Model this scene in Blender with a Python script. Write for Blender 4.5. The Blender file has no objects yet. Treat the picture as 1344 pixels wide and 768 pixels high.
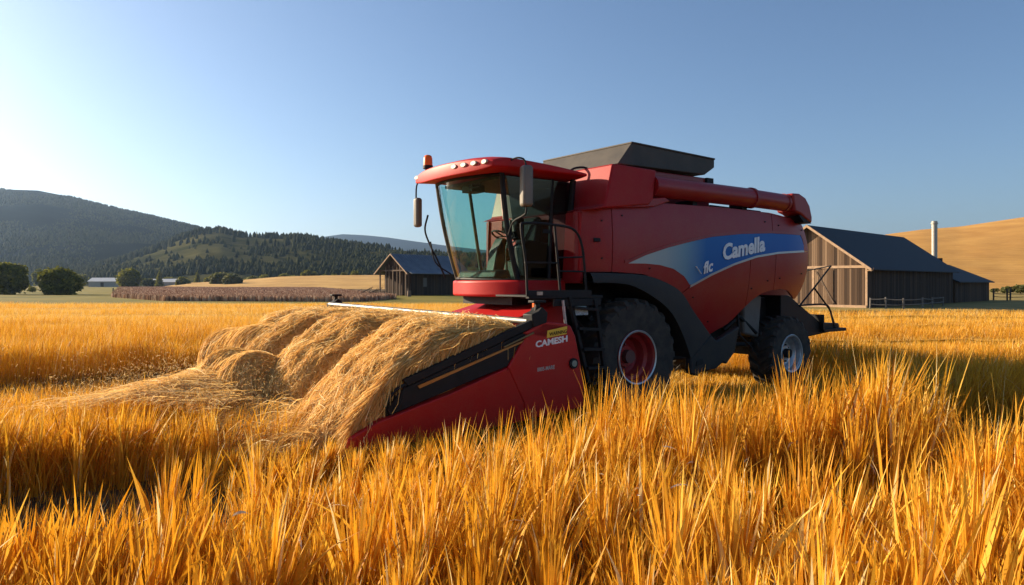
import bpy, bmesh, math, random
import numpy as np
from mathutils import Vector, Matrix
random.seed(7); RNG = np.random.default_rng(11)
HAZE = .00007
SC = bpy.context.scene
COL = SC.collection
R = math.radians

# ------------------------------------------------------------ camera, sky, sun, exposure
FP = 950.0; CH = 2.2; HY = 372.0                       # focal length in photo pixels, eye height, horizon row
cam = bpy.data.cameras.new('camera'); camo = bpy.data.objects.new('camera', cam); COL.objects.link(camo)
camo.location = (0, 0, CH); camo.rotation_euler = (R(90), 0, 0)
cam.sensor_fit = 'HORIZONTAL'; cam.sensor_width = 36; cam.lens = 36 * FP / 1344
cam.shift_y = -(384 - HY) / 1344; cam.clip_end = 20000; cam.clip_start = .05
SC.camera = camo
SUN_AZ = -65.0; SUN_EL = 19.0                          # degrees right of the view axis, above the horizon
w = bpy.data.worlds.new('World'); SC.world = w; w.use_nodes = True
nt = w.node_tree; bg = nt.nodes['Background']
sky = nt.nodes.new('ShaderNodeTexSky'); sky.sky_type = 'NISHITA'; sky.sun_disc = False
sky.sun_elevation = R(SUN_EL); sky.sun_rotation = R(SUN_AZ)
sky.air_density = 0.9; sky.dust_density = 1.0; sky.ozone_density = 3.2; sky.altitude = 0
nt.links.new(sky.outputs[0], bg.inputs[0]); bg.inputs[1].default_value = 0.066
sl = bpy.data.lights.new('sun', 'SUN'); so = bpy.data.objects.new('sun', sl); COL.objects.link(so)
sl.energy = 5.0; sl.angle = R(.5); sl.color = (1, .80, .56)
sd = Vector((math.sin(R(SUN_AZ)) * math.cos(R(SUN_EL)), math.cos(R(SUN_AZ)) * math.cos(R(SUN_EL)), math.sin(R(SUN_EL))))
so.rotation_euler = sd.to_track_quat('Z', 'Y').to_euler()
SC.view_settings.view_transform = 'Standard'; SC.view_settings.look = 'None'
SC.view_settings.exposure = 1.2; SC.view_settings.gamma = 1
SC.render.engine = 'CYCLES'
SC.cycles.max_bounces = 8; SC.cycles.transparent_max_bounces = 16
SC.cycles.volume_bounces = 0

# ------------------------------------------------------------ materials
def nodes(name):
    m = bpy.data.materials.new(name); m.use_nodes = True
    return m, m.node_tree, m.node_tree.nodes['Principled BSDF']
def N(t, kind, **kw):
    n = t.nodes.new(kind)
    for k, v in kw.items():
        if k in n.inputs: n.inputs[k].default_value = v
        else: setattr(n, k, v)
    return n
def ramp(t, fac, stops):
    r = t.nodes.new('ShaderNodeValToRGB'); e = r.color_ramp.elements
    while len(e) < len(stops): e.new(.5)
    for x, (p, c) in zip(e, stops): x.position = p; x.color = (*c, 1)
    t.links.new(fac, r.inputs[0]); return r
def mat(name, c, rough=.5, metal=0, coat=0, var=.12, scale=4, bump=0, c2=None, bscale=None, spec=.5):
    m, t, b = nodes(name)
    tc = N(t, 'ShaderNodeTexCoord'); no = N(t, 'ShaderNodeTexNoise', Scale=scale, Detail=8, Roughness=.65)
    t.links.new(tc.outputs['Object'], no.inputs['Vector'])
    lo = c2 if c2 else tuple(x * (1 - var) for x in c); hi = c if c2 else tuple(min(1, x * (1 + var)) for x in c)
    r = ramp(t, no.outputs[0], [(.35, lo), (.65, hi)]); t.links.new(r.outputs[0], b.inputs['Base Color'])
    b.inputs['Metallic'].default_value = metal; b.inputs['Coat Weight'].default_value = coat
    b.inputs['Coat Roughness'].default_value = .12; b.inputs['Specular IOR Level'].default_value = spec
    mr = N(t, 'ShaderNodeMapRange'); mr.inputs[3].default_value = max(.02, rough - .08); mr.inputs[4].default_value = min(1, rough + .12)
    t.links.new(no.outputs[0], mr.inputs[0]); t.links.new(mr.outputs[0], b.inputs['Roughness'])
    if bump:
        n2 = N(t, 'ShaderNodeTexNoise', Scale=bscale or scale * 4, Detail=6); t.links.new(tc.outputs['Object'], n2.inputs['Vector'])
        bp = N(t, 'ShaderNodeBump', Strength=bump, Distance=.02); t.links.new(n2.outputs[0], bp.inputs['Height'])
        t.links.new(bp.outputs[0], b.inputs['Normal'])
    return m
def paint(name, c, dust=.35, rough=.34, coat=.3):
    # glossy paint with field dust lying on it
    m, t, b = nodes(name)
    tc = N(t, 'ShaderNodeTexCoord'); no = N(t, 'ShaderNodeTexNoise', Scale=1.3, Detail=10, Roughness=.72)
    n3 = N(t, 'ShaderNodeTexNoise', Scale=60, Detail=4, Roughness=.7)
    t.links.new(tc.outputs['Object'], no.inputs['Vector']); t.links.new(tc.outputs['Object'], n3.inputs['Vector'])
    mu = N(t, 'ShaderNodeMath', operation='MULTIPLY'); t.links.new(no.outputs[0], mu.inputs[0]); t.links.new(n3.outputs[0], mu.inputs[1])
    mr = N(t, 'ShaderNodeMapRange'); mr.inputs[1].default_value = .16; mr.inputs[2].default_value = .5
    mr.inputs[3].default_value = 0; mr.inputs[4].default_value = dust; t.links.new(mu.outputs[0], mr.inputs[0])
    mx = N(t, 'ShaderNodeMixRGB'); mx.inputs[1].default_value = (*c, 1); mx.inputs[2].default_value = (.36, .25, .14, 1)
    t.links.new(mr.outputs[0], mx.inputs[0]); t.links.new(mx.outputs[0], b.inputs['Base Color'])
    r2 = N(t, 'ShaderNodeMapRange'); r2.inputs[3].default_value = rough; r2.inputs[4].default_value = min(1, rough + .5)
    t.links.new(mr.outputs[0], r2.inputs[0]); t.links.new(r2.outputs[0], b.inputs['Roughness'])
    b.inputs['Coat Weight'].default_value = coat; b.inputs['Coat Roughness'].default_value = .3; b.inputs['Specular IOR Level'].default_value = .2
    bp = N(t, 'ShaderNodeBump', Strength=.04, Distance=.02); t.links.new(no.outputs[0], bp.inputs['Height']); t.links.new(bp.outputs[0], b.inputs['Normal'])
    return m
def glass(name, tint, gl=.12):
    m, t, b = nodes(name); t.nodes.remove(b)
    o = t.nodes['Material Output']
    tr = N(t, 'ShaderNodeBsdfTransparent', Color=(*tint, 1)); g = N(t, 'ShaderNodeBsdfGlossy', Roughness=.03)
    f = N(t, 'ShaderNodeFresnel', IOR=1.45); geo = N(t, 'ShaderNodeNewGeometry'); iv = N(t, 'ShaderNodeMath', operation='SUBTRACT'); iv.inputs[0].default_value = 1.0
    t.links.new(geo.outputs['Backfacing'], iv.inputs[1]); ad = N(t, 'ShaderNodeMath', operation='MULTIPLY'); t.links.new(f.outputs[0], ad.inputs[0]); t.links.new(iv.outputs[0], ad.inputs[1])
    mx = N(t, 'ShaderNodeMixShader'); t.links.new(ad.outputs[0], mx.inputs[0]); t.links.new(tr.outputs[0], mx.inputs[1]); t.links.new(g.outputs[0], mx.inputs[2])
    t.links.new(mx.outputs[0], o.inputs[0]); return m
def tinted(name, stops, rough=.7, trans=.3, spec=.3, tcol=None):
    # colour picked per blade, leaf or board through the 'tint' attribute
    m, t, b = nodes(name); at = N(t, 'ShaderNodeAttribute', attribute_name='tint')
    r = ramp(t, at.outputs['Fac'], stops); t.links.new(r.outputs[0], b.inputs['Base Color'])
    b.inputs['Roughness'].default_value = rough; b.inputs['Specular IOR Level'].default_value = spec
    if trans:
        tl = N(t, 'ShaderNodeBsdfTranslucent'); t.links.new(r.outputs[0], tl.inputs[0])
        mx = N(t, 'ShaderNodeMixShader', Fac=trans); t.links.new(b.outputs[0], mx.inputs[1]); t.links.new(tl.outputs[0], mx.inputs[2])
        t.links.new(mx.outputs[0], t.nodes['Material Output'].inputs[0])
    return m
RED = paint('shaded_red_paint', (.30, .004, .010), .20, .38, coat=.25)  # machine red set darker, shade of the sides put into the colour
REDM = paint('glare_free_red_paint', (.36, .004, .009), .16, .55, coat=.07)  # tank copy of the red: sunlit tone in the colour, matte against sun glare
REDM.node_tree.nodes['Principled BSDF'].inputs['Specular IOR Level'].default_value = .16
REDC = paint('sunlit_red_paint', (.46, .003, .006), .12, .5, coat=.04)  # same red set brighter, sunlight on cab and feeder put into the colour
RED2 = paint('red_paint_header', (.36, .003, .007), .16, .36, coat=.2)
DARKG = paint('dark_fender_plastic', (.016, .019, .022), .12, .55, 0)
BLACK = mat('black_steel', (.012, .012, .013), .62, 0, 0, .3, 6, .1, spec=.25)
HOPM = mat('hopper_cover_plastic', (.055, .046, .034), .65, 0, 0, .25, 3, .15)
RUB = mat('tyre_rubber', (.055, .048, .038), .9, 0, 0, .1, 5, .3, (.018, .017, .016))
RIMR = paint('red_rim_paint', (.28, .01, .02), .3, .4, .3)
RIMS = mat('silver_rim_paint', (.42, .44, .46), .4, .6, 0, .2, 8)
CHROME = mat('worn_bare_steel', (.17, .165, .15), .5, 1, 0, .35, 9, .05)
BLUE = paint('blue_decal_film', (.006, .085, .36), .03, .35, .1)
WHITE = mat('white_lettering', (.8, .8, .8), .4)
SILV = mat('silver_decal_film', (.42, .46, .47), .3, .4, .3, .05, 2)
GL = glass('tinted_cab_glass', (.76, .90, .87), .1)
GLD = glass('dark_door_glass', (.36, .44, .48), .5)
ORA = mat('orange_beacon_lens', (.9, .14, .005), .4, 0, .1, .05, spec=.2)
LENS = mat('clear_lamp_lens', (.42, .36, .28), .25, 0, .4, .1, 40)
YEL = mat('yellow_sticker', (.7, .48, .03), .5)
SKIN = mat('cab_interior_trim', (.10, .09, .055), .7, 0, 0, .3, 10)
SEATM = mat('grey_seat_fabric', (.07, .068, .06), .9, 0, 0, .3, 30)

# ------------------------------------------------------------ helpers
class MB:
    def __init__(s): s.v = []; s.f = []; s.t = []
    def add(s, vs, fs, tint=.5):
        o = len(s.v); s.v += [tuple(x) for x in vs]; s.f += [[i + o for i in q] for q in fs]; s.t += [tint] * len(vs); return s
    def box(s, a, b, tint=.5):
        x0, y0, z0 = a; x1, y1, z1 = b
        return s.add([(x0, y0, z0), (x1, y0, z0), (x1, y1, z0), (x0, y1, z0), (x0, y0, z1), (x1, y0, z1), (x1, y1, z1), (x0, y1, z1)],
                     [(0, 3, 2, 1), (4, 5, 6, 7), (0, 1, 5, 4), (1, 2, 6, 5), (2, 3, 7, 6), (3, 0, 4, 7)], tint)
    def hexa(s, p, tint=.5):   # eight corners, same order as box
        return s.add(p, [(0, 3, 2, 1), (4, 5, 6, 7), (0, 1, 5, 4), (1, 2, 6, 5), (2, 3, 7, 6), (3, 0, 4, 7)], tint)
    def prism(s, pts, v0, v1, tint=.5):   # outline in (x, z), extruded along y
        n = len(pts)
        return s.add([(a, v0, c) for a, c in pts] + [(a, v1, c) for a, c in pts],
                     [list(range(n)), list(range(2 * n - 1, n - 1, -1))] + [[i, i + n, (i + 1) % n + n, (i + 1) % n] for i in range(n)], tint)
    def plan(s, pts, z0, z1, tint=.5):    # outline in (x, y), extruded up
        n = len(pts)
        return s.add([(a, b, z0) for a, b in pts] + [(a, b, z1) for a, b in pts],
                     [list(range(n))[::-1], list(range(n, 2 * n))] + [[i, (i + 1) % n, (i + 1) % n + n, i + n] for i in range(n)], tint)
    def tube(s, pts, r, n=10, cap=True, tint=.5):
        pts = [Vector(p) for p in pts]; rs = r if isinstance(r, (list, tuple)) else [r] * len(pts)
        rings = []; ref = None
        for i, p in enumerate(pts):
            d = (pts[min(i + 1, len(pts) - 1)] - pts[max(i - 1, 0)]).normalized()
            if ref is None: ref = Vector((0, 0, 1)) if abs(d.z) < .9 else Vector((1, 0, 0))
            x = d.cross(ref).normalized(); y = x.cross(d).normalized(); ref = y
            rings.append([p + (x * math.cos(a) + y * math.sin(a)) * rs[i] for a in [2 * math.pi * k / n for k in range(n)]])
        vs = [q for g in rings for q in g]; fs = []
        for i in range(len(pts) - 1):
            for k in range(n): fs.append([i * n + k, i * n + (k + 1) % n, (i + 1) * n + (k + 1) % n, (i + 1) * n + k])
        if cap: fs.append(list(range(n))[::-1]); fs.append([(len(pts) - 1) * n + k for k in range(n)])
        return s.add(vs, fs, tint)
    def lathe(s, prof, c, n=48, tint=.5):  # profile (radius, offset along y), about the y axis through c
        m = len(prof); vs = []; fs = []
        for k in range(n):
            a = 2 * math.pi * k / n
            vs += [(c[0] + r * math.cos(a), c[1] + y, c[2] + r * math.sin(a)) for r, y in prof]
        for k in range(n):
            for i in range(m - 1): fs.append([k * m + i, k * m + i + 1, ((k + 1) % n) * m + i + 1, ((k + 1) % n) * m + i])
        return s.add(vs, fs, tint)
    def grid(s, P, thick=None, tint=.5):   # P[i][j] points; thick = offset vector giving a solid sheet
        a = len(P); b = len(P[0]); vs = [p for row in P for p in row]
        fs = [[i * b + j, (i + 1) * b + j, (i + 1) * b + j + 1, i * b + j + 1] for i in range(a - 1) for j in range(b - 1)]
        if thick is not None:
            n = len(vs); T = Vector(thick); vs = vs + [tuple(Vector(p) + T) for p in vs]
            fs = fs + [[q + n for q in f_[::-1]] for f_ in fs]
            rim = [j for j in range(b)] + [i * b + b - 1 for i in range(1, a)] + [(a - 1) * b + j for j in range(b - 2, -1, -1)] + [i * b for i in range(a - 2, 0, -1)]
            for k in range(len(rim)): x, y = rim[k], rim[(k + 1) % len(rim)]; fs.append([x, y, y + n, x + n])
        return s.add(vs, fs, tint)
    def build(s, name, m, parent=None, smooth=False, bevel=0, fix=True, seg=2, ang=35):
        me = bpy.data.meshes.new(name); me.from_pydata(s.v, [], s.f); me.materials.append(m)
        at = me.attributes.new('tint', 'FLOAT', 'POINT'); at.data.foreach_set('value', s.t)
        if fix:
            bm = bmesh.new(); bm.from_mesh(me); bmesh.ops.recalc_face_normals(bm, faces=bm.faces); bm.to_mesh(me); bm.free()
        o = bpy.data.objects.new(name, me); COL.objects.link(o)
        if parent: o.parent = parent
        if bevel:
            b = o.modifiers.new('bevel', 'BEVEL'); b.width = bevel; b.segments = seg; b.limit_method = 'ANGLE'; b.angle_limit = R(ang)
            smooth = True
        if smooth:
            me.shade_smooth()
            bm = bmesh.new(); bm.from_mesh(me)
            for e in bm.edges:
                if len(e.link_faces) == 2 and e.calc_face_angle(0) > R(ang): e.smooth = False
            bm.to_mesh(me); bm.free()
        return o
def empty(name, loc=(0, 0, 0), rz=0):
    o = bpy.data.objects.new(name, None); COL.objects.link(o); o.location = loc; o.rotation_euler = (0, 0, rz); o.empty_display_size = .3; return o
def tag(o, label, cat, group=None, kind=None):
    o['label'] = label; o['category'] = cat
    if group: o['group'] = group
    if kind: o['kind'] = kind
    return o
def copy_tree(o, parent=None):
    c = o.copy(); COL.objects.link(c); c.parent = parent
    for ch in list(o.children): copy_tree(ch, c)
    return c
def interp(pts, x):
    return float(np.interp(x, [p[0] for p in pts], [p[1] for p in pts]))
def smooth_pts(pts, n):
    # Catmull-Rom resampling of a polyline
    P = [Vector(p) for p in pts]; P = [2 * P[0] - P[1]] + P + [2 * P[-1] - P[-2]]; out = []
    for i in range(1, len(P) - 2):
        for k in range(n):
            t = k / n; a, b, c, d = P[i - 1], P[i], P[i + 1], P[i + 2]
            out.append(.5 * ((2 * b) + (-a + c) * t + (2 * a - 5 * b + 4 * c - d) * t * t + (-a + 3 * b - 3 * c + d) * t ** 3))
    out.append(P[-2]); return [tuple(p) for p in out]
def lettering(name, body, m, parent, fn, size=1, bold=.02, shear=0, depth=.006, sx=1):
    cu = bpy.data.curves.new(name, 'FONT'); cu.body = body; cu.size = size; cu.offset = bold; cu.shear = shear; cu.extrude = depth; cu.resolution_u = 3
    tmp = bpy.data.objects.new(name + '_tmp', cu); COL.objects.link(tmp)
    bpy.context.view_layer.update(); dg = bpy.context.evaluated_depsgraph_get()
    me = bpy.data.meshes.new_from_object(tmp.evaluated_get(dg)); bpy.data.objects.remove(tmp)
    me.materials.clear(); me.materials.append(m)
    for v in me.vertices: v.co = fn(v.co.x * sx, v.co.y, v.co.z)
    o = bpy.data.objects.new(name, me); COL.objects.link(o); o.parent = parent; return o
def fast_mesh(name, V, F4, F3, tint, m, parent=None, smooth=False):
    me = bpy.data.meshes.new(name); V = np.asarray(V, np.float32)
    n4 = 0 if F4 is None else len(F4); n3 = 0 if F3 is None else len(F3)
    me.vertices.add(len(V)); me.vertices.foreach_set('co', V.ravel())
    loops = np.concatenate([x.ravel() for x in (F4, F3) if x is not None]).astype(np.int32)
    me.loops.add(len(loops)); me.loops.foreach_set('vertex_index', loops)
    me.polygons.add(n4 + n3)
    st = np.concatenate([np.arange(n4) * 4, n4 * 4 + np.arange(n3) * 3]).astype(np.int32)
    me.polygons.foreach_set('loop_start', st)
    try: me.polygons.foreach_set('loop_total', np.concatenate([np.full(n4, 4), np.full(n3, 3)]).astype(np.int32))
    except Exception: pass
    me.update(calc_edges=True)
    if smooth: me.polygons.foreach_set('use_smooth', np.ones(n4 + n3, bool))
    at = me.attributes.new('tint', 'FLOAT', 'POINT'); at.data.foreach_set('value', np.asarray(tint, np.float32))
    me.materials.append(m); o = bpy.data.objects.new(name, me); COL.objects.link(o)
    if parent: o.parent = parent
    return o
def ribbons(C, Wd, tint):
    # C (N,K,3) centre lines, Wd (N,K,3) half-width vectors; returns V, F4, tint
    n, k, _ = C.shape
    V = np.empty((n, k, 2, 3), np.float32); V[:, :, 0] = C - Wd; V[:, :, 1] = C + Wd
    b = (np.arange(n) * k * 2)[:, None] + (np.arange(k - 1) * 2)[None]
    F = np.stack([b, b + 1, b + 3, b + 2], -1).reshape(-1, 4)
    return V.reshape(-1, 3), F, np.repeat(tint, k * 2)
def vnoise(x, y, s=1.0, seed=0):
    # smooth value noise
    x = np.asarray(x) * s + 137.3 + seed * 17.1; y = np.asarray(y) * s + 91.7 + seed * 7.7
    xi = np.floor(x).astype(int); yi = np.floor(y).astype(int); fx = x - xi; fy = y - yi
    fx = fx * fx * (3 - 2 * fx); fy = fy * fy * (3 - 2 * fy)
    def h(a, b):
        n = (a * 374761393 + b * 668265263 + seed * 974711) & 0x7fffffff
        n = ((n ^ (n >> 13)) * 1274126177) & 0x7fffffff
        return ((n ^ (n >> 16)) & 0xffff) / 65535.0
    return (h(xi, yi) * (1 - fx) + h(xi + 1, yi) * fx) * (1 - fy) + (h(xi, yi + 1) * (1 - fx) + h(xi + 1, yi + 1) * fx) * fy

# ------------------------------------------------------------ ground, fields, hills
TH = R(53); AX = np.array([math.sin(TH), math.cos(TH)]); BX = np.array([-AX[1], AX[0]]); W0 = np.array([2.08, 11.9])
def to_local(x, y):
    dx = x - W0[0]; dy = y - W0[1]; return dx * AX[0] + dy * AX[1], dx * BX[0] + dy * BX[1]
def gz(x, y):
    # terrain height: flat where the machine works, gently rolling beyond
    return 0.0
SOIL = mat('dark_soil_with_straw_litter', (.16, .10, .045), .95, 0, 0, 0, 1.2, .8, (.05, .034, .02), 14, spec=.08)
def sheet(name, pts, z, m, label, cat):
    o = MB().add([(x, y, z) for x, y in pts], [list(range(len(pts)))]).build(name, m, fix=False); return tag(o, label, cat, None, 'structure')
sheet('ground', [(-9000, -300), (9000, -300), (9000, 9000), (-9000, 9000)], 0, SOIL, 'brown soil ground under the fields', 'ground')
GRASS = mat('verge_grass', (.26, .20, .035), .95, 0, 0, 0, .05, .5, (.11, .11, .02), 3, spec=.08)
GOLDF = mat('distant_golden_stubble', (.58, .36, .12), .95, 0, 0, 0, .06, 0, (.40, .23, .07), spec=.08)
sheet('meadow', [(-800, 57), (-14, 57), (-14, 92), (-60, 150), (-60, 600), (-900, 600)], .05, GRASS, 'green meadow behind the golden crop on the left', 'meadow')
sheet('grass_verge', [(-34, 58), (22, 58), (24, 100), (60, 160), (20, 175), (-50, 160), (-55, 130)], .04, GRASS, 'grassy verge around the left barn', 'verge')
STRAWF = mat('pale_stubble_verge', (.36, .26, .09), .95, 0, 0, 0, .3, .4, (.16, .14, .05), 4, spec=.08)
sheet('barn_yard', [(23, 57), (140, 57), (260, 200), (60, 200)], .06, STRAWF, 'dry grass yard in front of the right barn', 'yard')
def crest_mesh(name, crest, D0, D1, D2, m, label, base=0.0, amp=1.0, power=1.0, nx=220, ny=46, nscale=.01, tint=.5, cat='hill', ridges=.0, z0=0.0):
    px0, px1 = crest[0][0], crest[-1][0]; V = []; nyb = 14
    for i in range(nx):
        px = px0 + (px1 - px0) * i / (nx - 1); k = (px - 672) / FP
        zc = CH + (HY - interp(crest, px)) / FP * D1
        for j in range(ny + nyb):
            if j < ny: t = j / (ny - 1); D = D0 + (D1 - D0) * t; s = math.sin(t * math.pi / 2) ** (1.2 * power) * D / D1
            else: t2 = (j - ny + 1) / nyb; D = D1 + (D2 - D1) * t2; s = math.cos(t2 * math.pi / 2); t = 1
            x = k * D; q = .5 + 0.0
            n = float(vnoise(x, D, nscale, 3) - .5) * 2 + float(vnoise(x, D, nscale * 3.1, 5) - .5) * .9 + float(vnoise(x, D, nscale * 9, 8) - .5) * .35
            env = math.sin(min(1, t) * math.pi) * (1.05 - t) if j < ny else 0
            V.append((x, D, z0 + (zc - z0) * s + n * amp * (env + .04)))
    nyy = ny + nyb; I = np.arange(nx * nyy).reshape(nx, nyy)
    F = np.stack([I[:-1, :-1], I[1:, :-1], I[1:, 1:], I[:-1, 1:]], -1).reshape(-1, 4)
    o = fast_mesh(name, np.array(V), F, None, np.full(len(V), tint), m, smooth=True)
    tag(o, label, cat, None, 'structure'); return o
def hill_height(o): pass
HILLD = mat('shaded_wooded_hillside', (.012, .017, .017), .95, 0, 0, 0, .006, .9, (.004, .008, .009), .06, spec=0)  # shade on the big hill put into its dark base colour
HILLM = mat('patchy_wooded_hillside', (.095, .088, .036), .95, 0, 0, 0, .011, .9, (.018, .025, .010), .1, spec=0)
HILLF = mat('far_forest_ridge', (.03, .04, .03), .95, 0, 0, 0, .001, 0, (.02, .03, .025), spec=0)
crest_mesh('far_hill', [(300, 345), (360, 326), (410, 313), (450, 307.5), (480, 309), (510, 312), (545, 317), (590, 323), (660, 331), (760, 345), (900, 358)], 3500, 5200, 7000, HILLF, 'pale blue hill farthest away behind the left barn', amp=25, nscale=.0015, z0=-30)
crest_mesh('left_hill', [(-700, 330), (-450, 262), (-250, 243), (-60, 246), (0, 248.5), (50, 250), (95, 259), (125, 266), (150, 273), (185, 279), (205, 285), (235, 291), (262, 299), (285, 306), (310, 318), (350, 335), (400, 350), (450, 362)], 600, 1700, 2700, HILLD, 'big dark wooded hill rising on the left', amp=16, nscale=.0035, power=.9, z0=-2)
MIDC = [(60, 362), (110, 352), (160, 341), (200, 328), (230, 316), (262, 305), (290, 304), (310, 309), (345, 312), (400, 313), (440, 320), (480, 325), (520, 328), (560, 333), (620, 338), (700, 345), (820, 352), (1000, 358)]
crest_mesh('middle_hill', MIDC, 480, 900, 1500, HILLM, 'lower wooded hill in front of the big one', amp=7, nscale=.012, power=.85, z0=-1)
def wavefield(name, c1, c2, scale, dist):
    m, t, b = nodes(name); tc = N(t, 'ShaderNodeTexCoord')
    mp = N(t, 'ShaderNodeMapping'); mp.inputs['Scale'].default_value = (.25, .25, 1.0); t.links.new(tc.outputs['Object'], mp.inputs[0])
    wv = N(t, 'ShaderNodeTexWave', Scale=scale, Distortion=dist, Detail=4); wv.bands_direction = 'Z'; wv.inputs['Detail Scale'].default_value = .6
    t.links.new(mp.outputs[0], wv.inputs[0])
    no = N(t, 'ShaderNodeTexNoise', Scale=.03, Detail=8, Roughness=.7); t.links.new(tc.outputs['Object'], no.inputs['Vector'])
    mx = N(t, 'ShaderNodeMath', operation='ADD'); mu = N(t, 'ShaderNodeMath', operation='MULTIPLY'); mu.inputs[1].default_value = .09
    t.links.new(wv.outputs['Fac'], mu.inputs[0]); t.links.new(mu.outputs[0], mx.inputs[0]); t.links.new(no.outputs[0], mx.inputs[1])
    r = ramp(t, mx.outputs[0], [(.35, c2), (.8, c1)]); t.links.new(r.outputs[0], b.inputs['Base Color']); b.inputs['Roughness'].default_value = .95
    b.inputs['Specular IOR Level'].default_value = .1; return m
GOLDH = wavefield('golden_hillside_rows', (.62, .35, .095), (.40, .20, .05), .35, 6)
crest_mesh('golden_hill', [(880, 371), (960, 352), (1050, 330), (1110, 318), (1165, 307.5), (1210, 301.5), (1260, 297.5), (1300, 291.5), (1344, 285), (1450, 268), (1600, 255), (1800, 262), (2100, 300)], 230, 520, 900, GOLDH, 'smooth golden harvested hill on the right behind the barn', amp=1.6, nscale=.012, power=1.05, nx=160, z0=-1)
crest_mesh('upper_field', [(150, 381), (190, 378.5), (215, 376), (250, 371), (300, 369), (335, 366), (370, 363), (430, 361.5), (500, 361), (620, 362), (800, 366), (1000, 370)], 260, 430, 520, GOLDF, 'golden field rising gently beyond the dark red crop', amp=.25, nscale=.02, nx=90, ny=20, cat='field', z0=-.5)

# ------------------------------------------------------------ crop
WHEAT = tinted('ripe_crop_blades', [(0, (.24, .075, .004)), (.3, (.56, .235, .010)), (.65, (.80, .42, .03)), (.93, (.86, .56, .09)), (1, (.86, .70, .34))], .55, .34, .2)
STRAW = tinted('cut_straw', [(0, (.46, .24, .05)), (.4, (.76, .47, .15)), (.8, (.90, .64, .26)), (1, (.96, .80, .44))], .6, .34, .15)
def crop_height(x, y):
    x = np.asarray(x, float); y = np.asarray(y, float); u, v = to_local(x, y)
    h = np.full(x.shape, .80)
    wob = (vnoise(x, y, .7, 1) - .5) * .7
    # tall standing crop on the left behind the first cut swath
    L1 = 15.5 + (x + 10.95) * .8 + wob * .8           # near edge of the far tall crop
    L2 = 10.9 + (x + 6) * .35 + wob * .5              # far edge of the second block
    left = (x < -1.5) & (v > 0)
    h = np.where(left & (y > L1), 1.02, h)
    h = np.where((x < -3) & (y > L2) & (y <= L1), .0, h)
    h = np.where((x < -3) & (y <= L2), .76, h)
    # second cut swath, left foreground
    N2 = 7.15 + np.clip((x + 5.0) * .62, -.3, 3) + wob * .4
    F2 = 4.75 + np.clip((x + 3.2) * .55, -.3, 3) + wob * .3
    h = np.where((x < -1.75 + wob) & (y < N2) & (y > F2), .0, h)
    h = np.where((x < -.5) & (y <= F2), .78, h)
    # right side: crop in the machine's shade, bare strip, tufted blocks
    h = np.where((x > 3.6) & (y > 11.2 + wob), .92, h)
    h = np.where((x > 5.0 + wob) & (y > 8.4 + (x - 5) * .1 + wob * .4) & (y <= 11.2 + wob), .0, h)
    h = np.where((x > .6) & (x < 4.9) & (y > 6.4 + wob * .5) & (y < 8.2), .98, h)
    h = np.where((x > 1.2) & (x < 5.2) & (y >= 8.2) & (y < 14) & (v < .2), .36, h)
    h = np.where((x > 1.7 + wob * .4) & (x < 3.25 + (y - 5) * .4) & (y > 5.0 + wob * .5) & (y <= 6.5 + wob * .5), .0, h)
    h = np.where((x > 3.1) & (y <= 5.5), .93, h)
    h = np.where((x > 4.7 + wob * .4) & (y > 5.5) & (y <= 8.4 + (x - 5) * .1 + wob * .4), .0, h)
    h = np.where((x > 4.4 + wob * .3) & (x < 5.2 + wob * .3) & (y > 5.2), .2, h)
    h = np.where((x > -.5) & (x < 3.2) & (y <= 5.1 + wob * .4), .84, h)
    # in front of the header
    h = np.where((v < -.7) & (v > -2.6) & (u < -1.5) & (u > -6.4), .50, h)
    h = np.where((v < .2) & (v > -3.0) & (u <= -5.3) & (u > -6.8), .42, h)
    # far beyond
    h = np.where(y > 26, .85, h)
    # machine and header footprint, the cut strip behind it
    h = np.where((u > -1.95) & (u < 6.0) & (v > -.15) & (v < 3.5), .28, h)
    h = np.where((y > 14) & (x > 2), h * (.78 + .22 * np.tanh(3 * np.sin(y * .80 + .10 * x + wob * .6))), h)
    h = np.where((y > 18) & (x < 2), h * (.90 + .10 * np.tanh(3 * np.sin(y * .62 - .06 * x + wob * 1.6))), h)
    h = np.where((u > -5.15 - 1.0 * np.clip(v + .1, 0, 1.35)) & (u <= -1.7) & (v > -.72) & (v < 6.7), 0, h)
    h = np.where((x > 17) & (y > 40 + wob), 0, h)
    h = np.where((u > 3.2) & (u < 6.6) & (v > -1.5) & (v <= -.15), .30, h)
    h = np.where((u > -1.2) & (u <= 3.2) & (v > -1.0) & (v <= -.15), .42, h)
    return h
def scatter(x0, x1, y0, y1, dens):
    n = int((x1 - x0) * (y1 - y0) * dens); return RNG.uniform(x0, x1, n), RNG.uniform(y0, y1, n)
def in_view(x, y, m=1.2): return (np.abs(x) < y * .74 + m)
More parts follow.
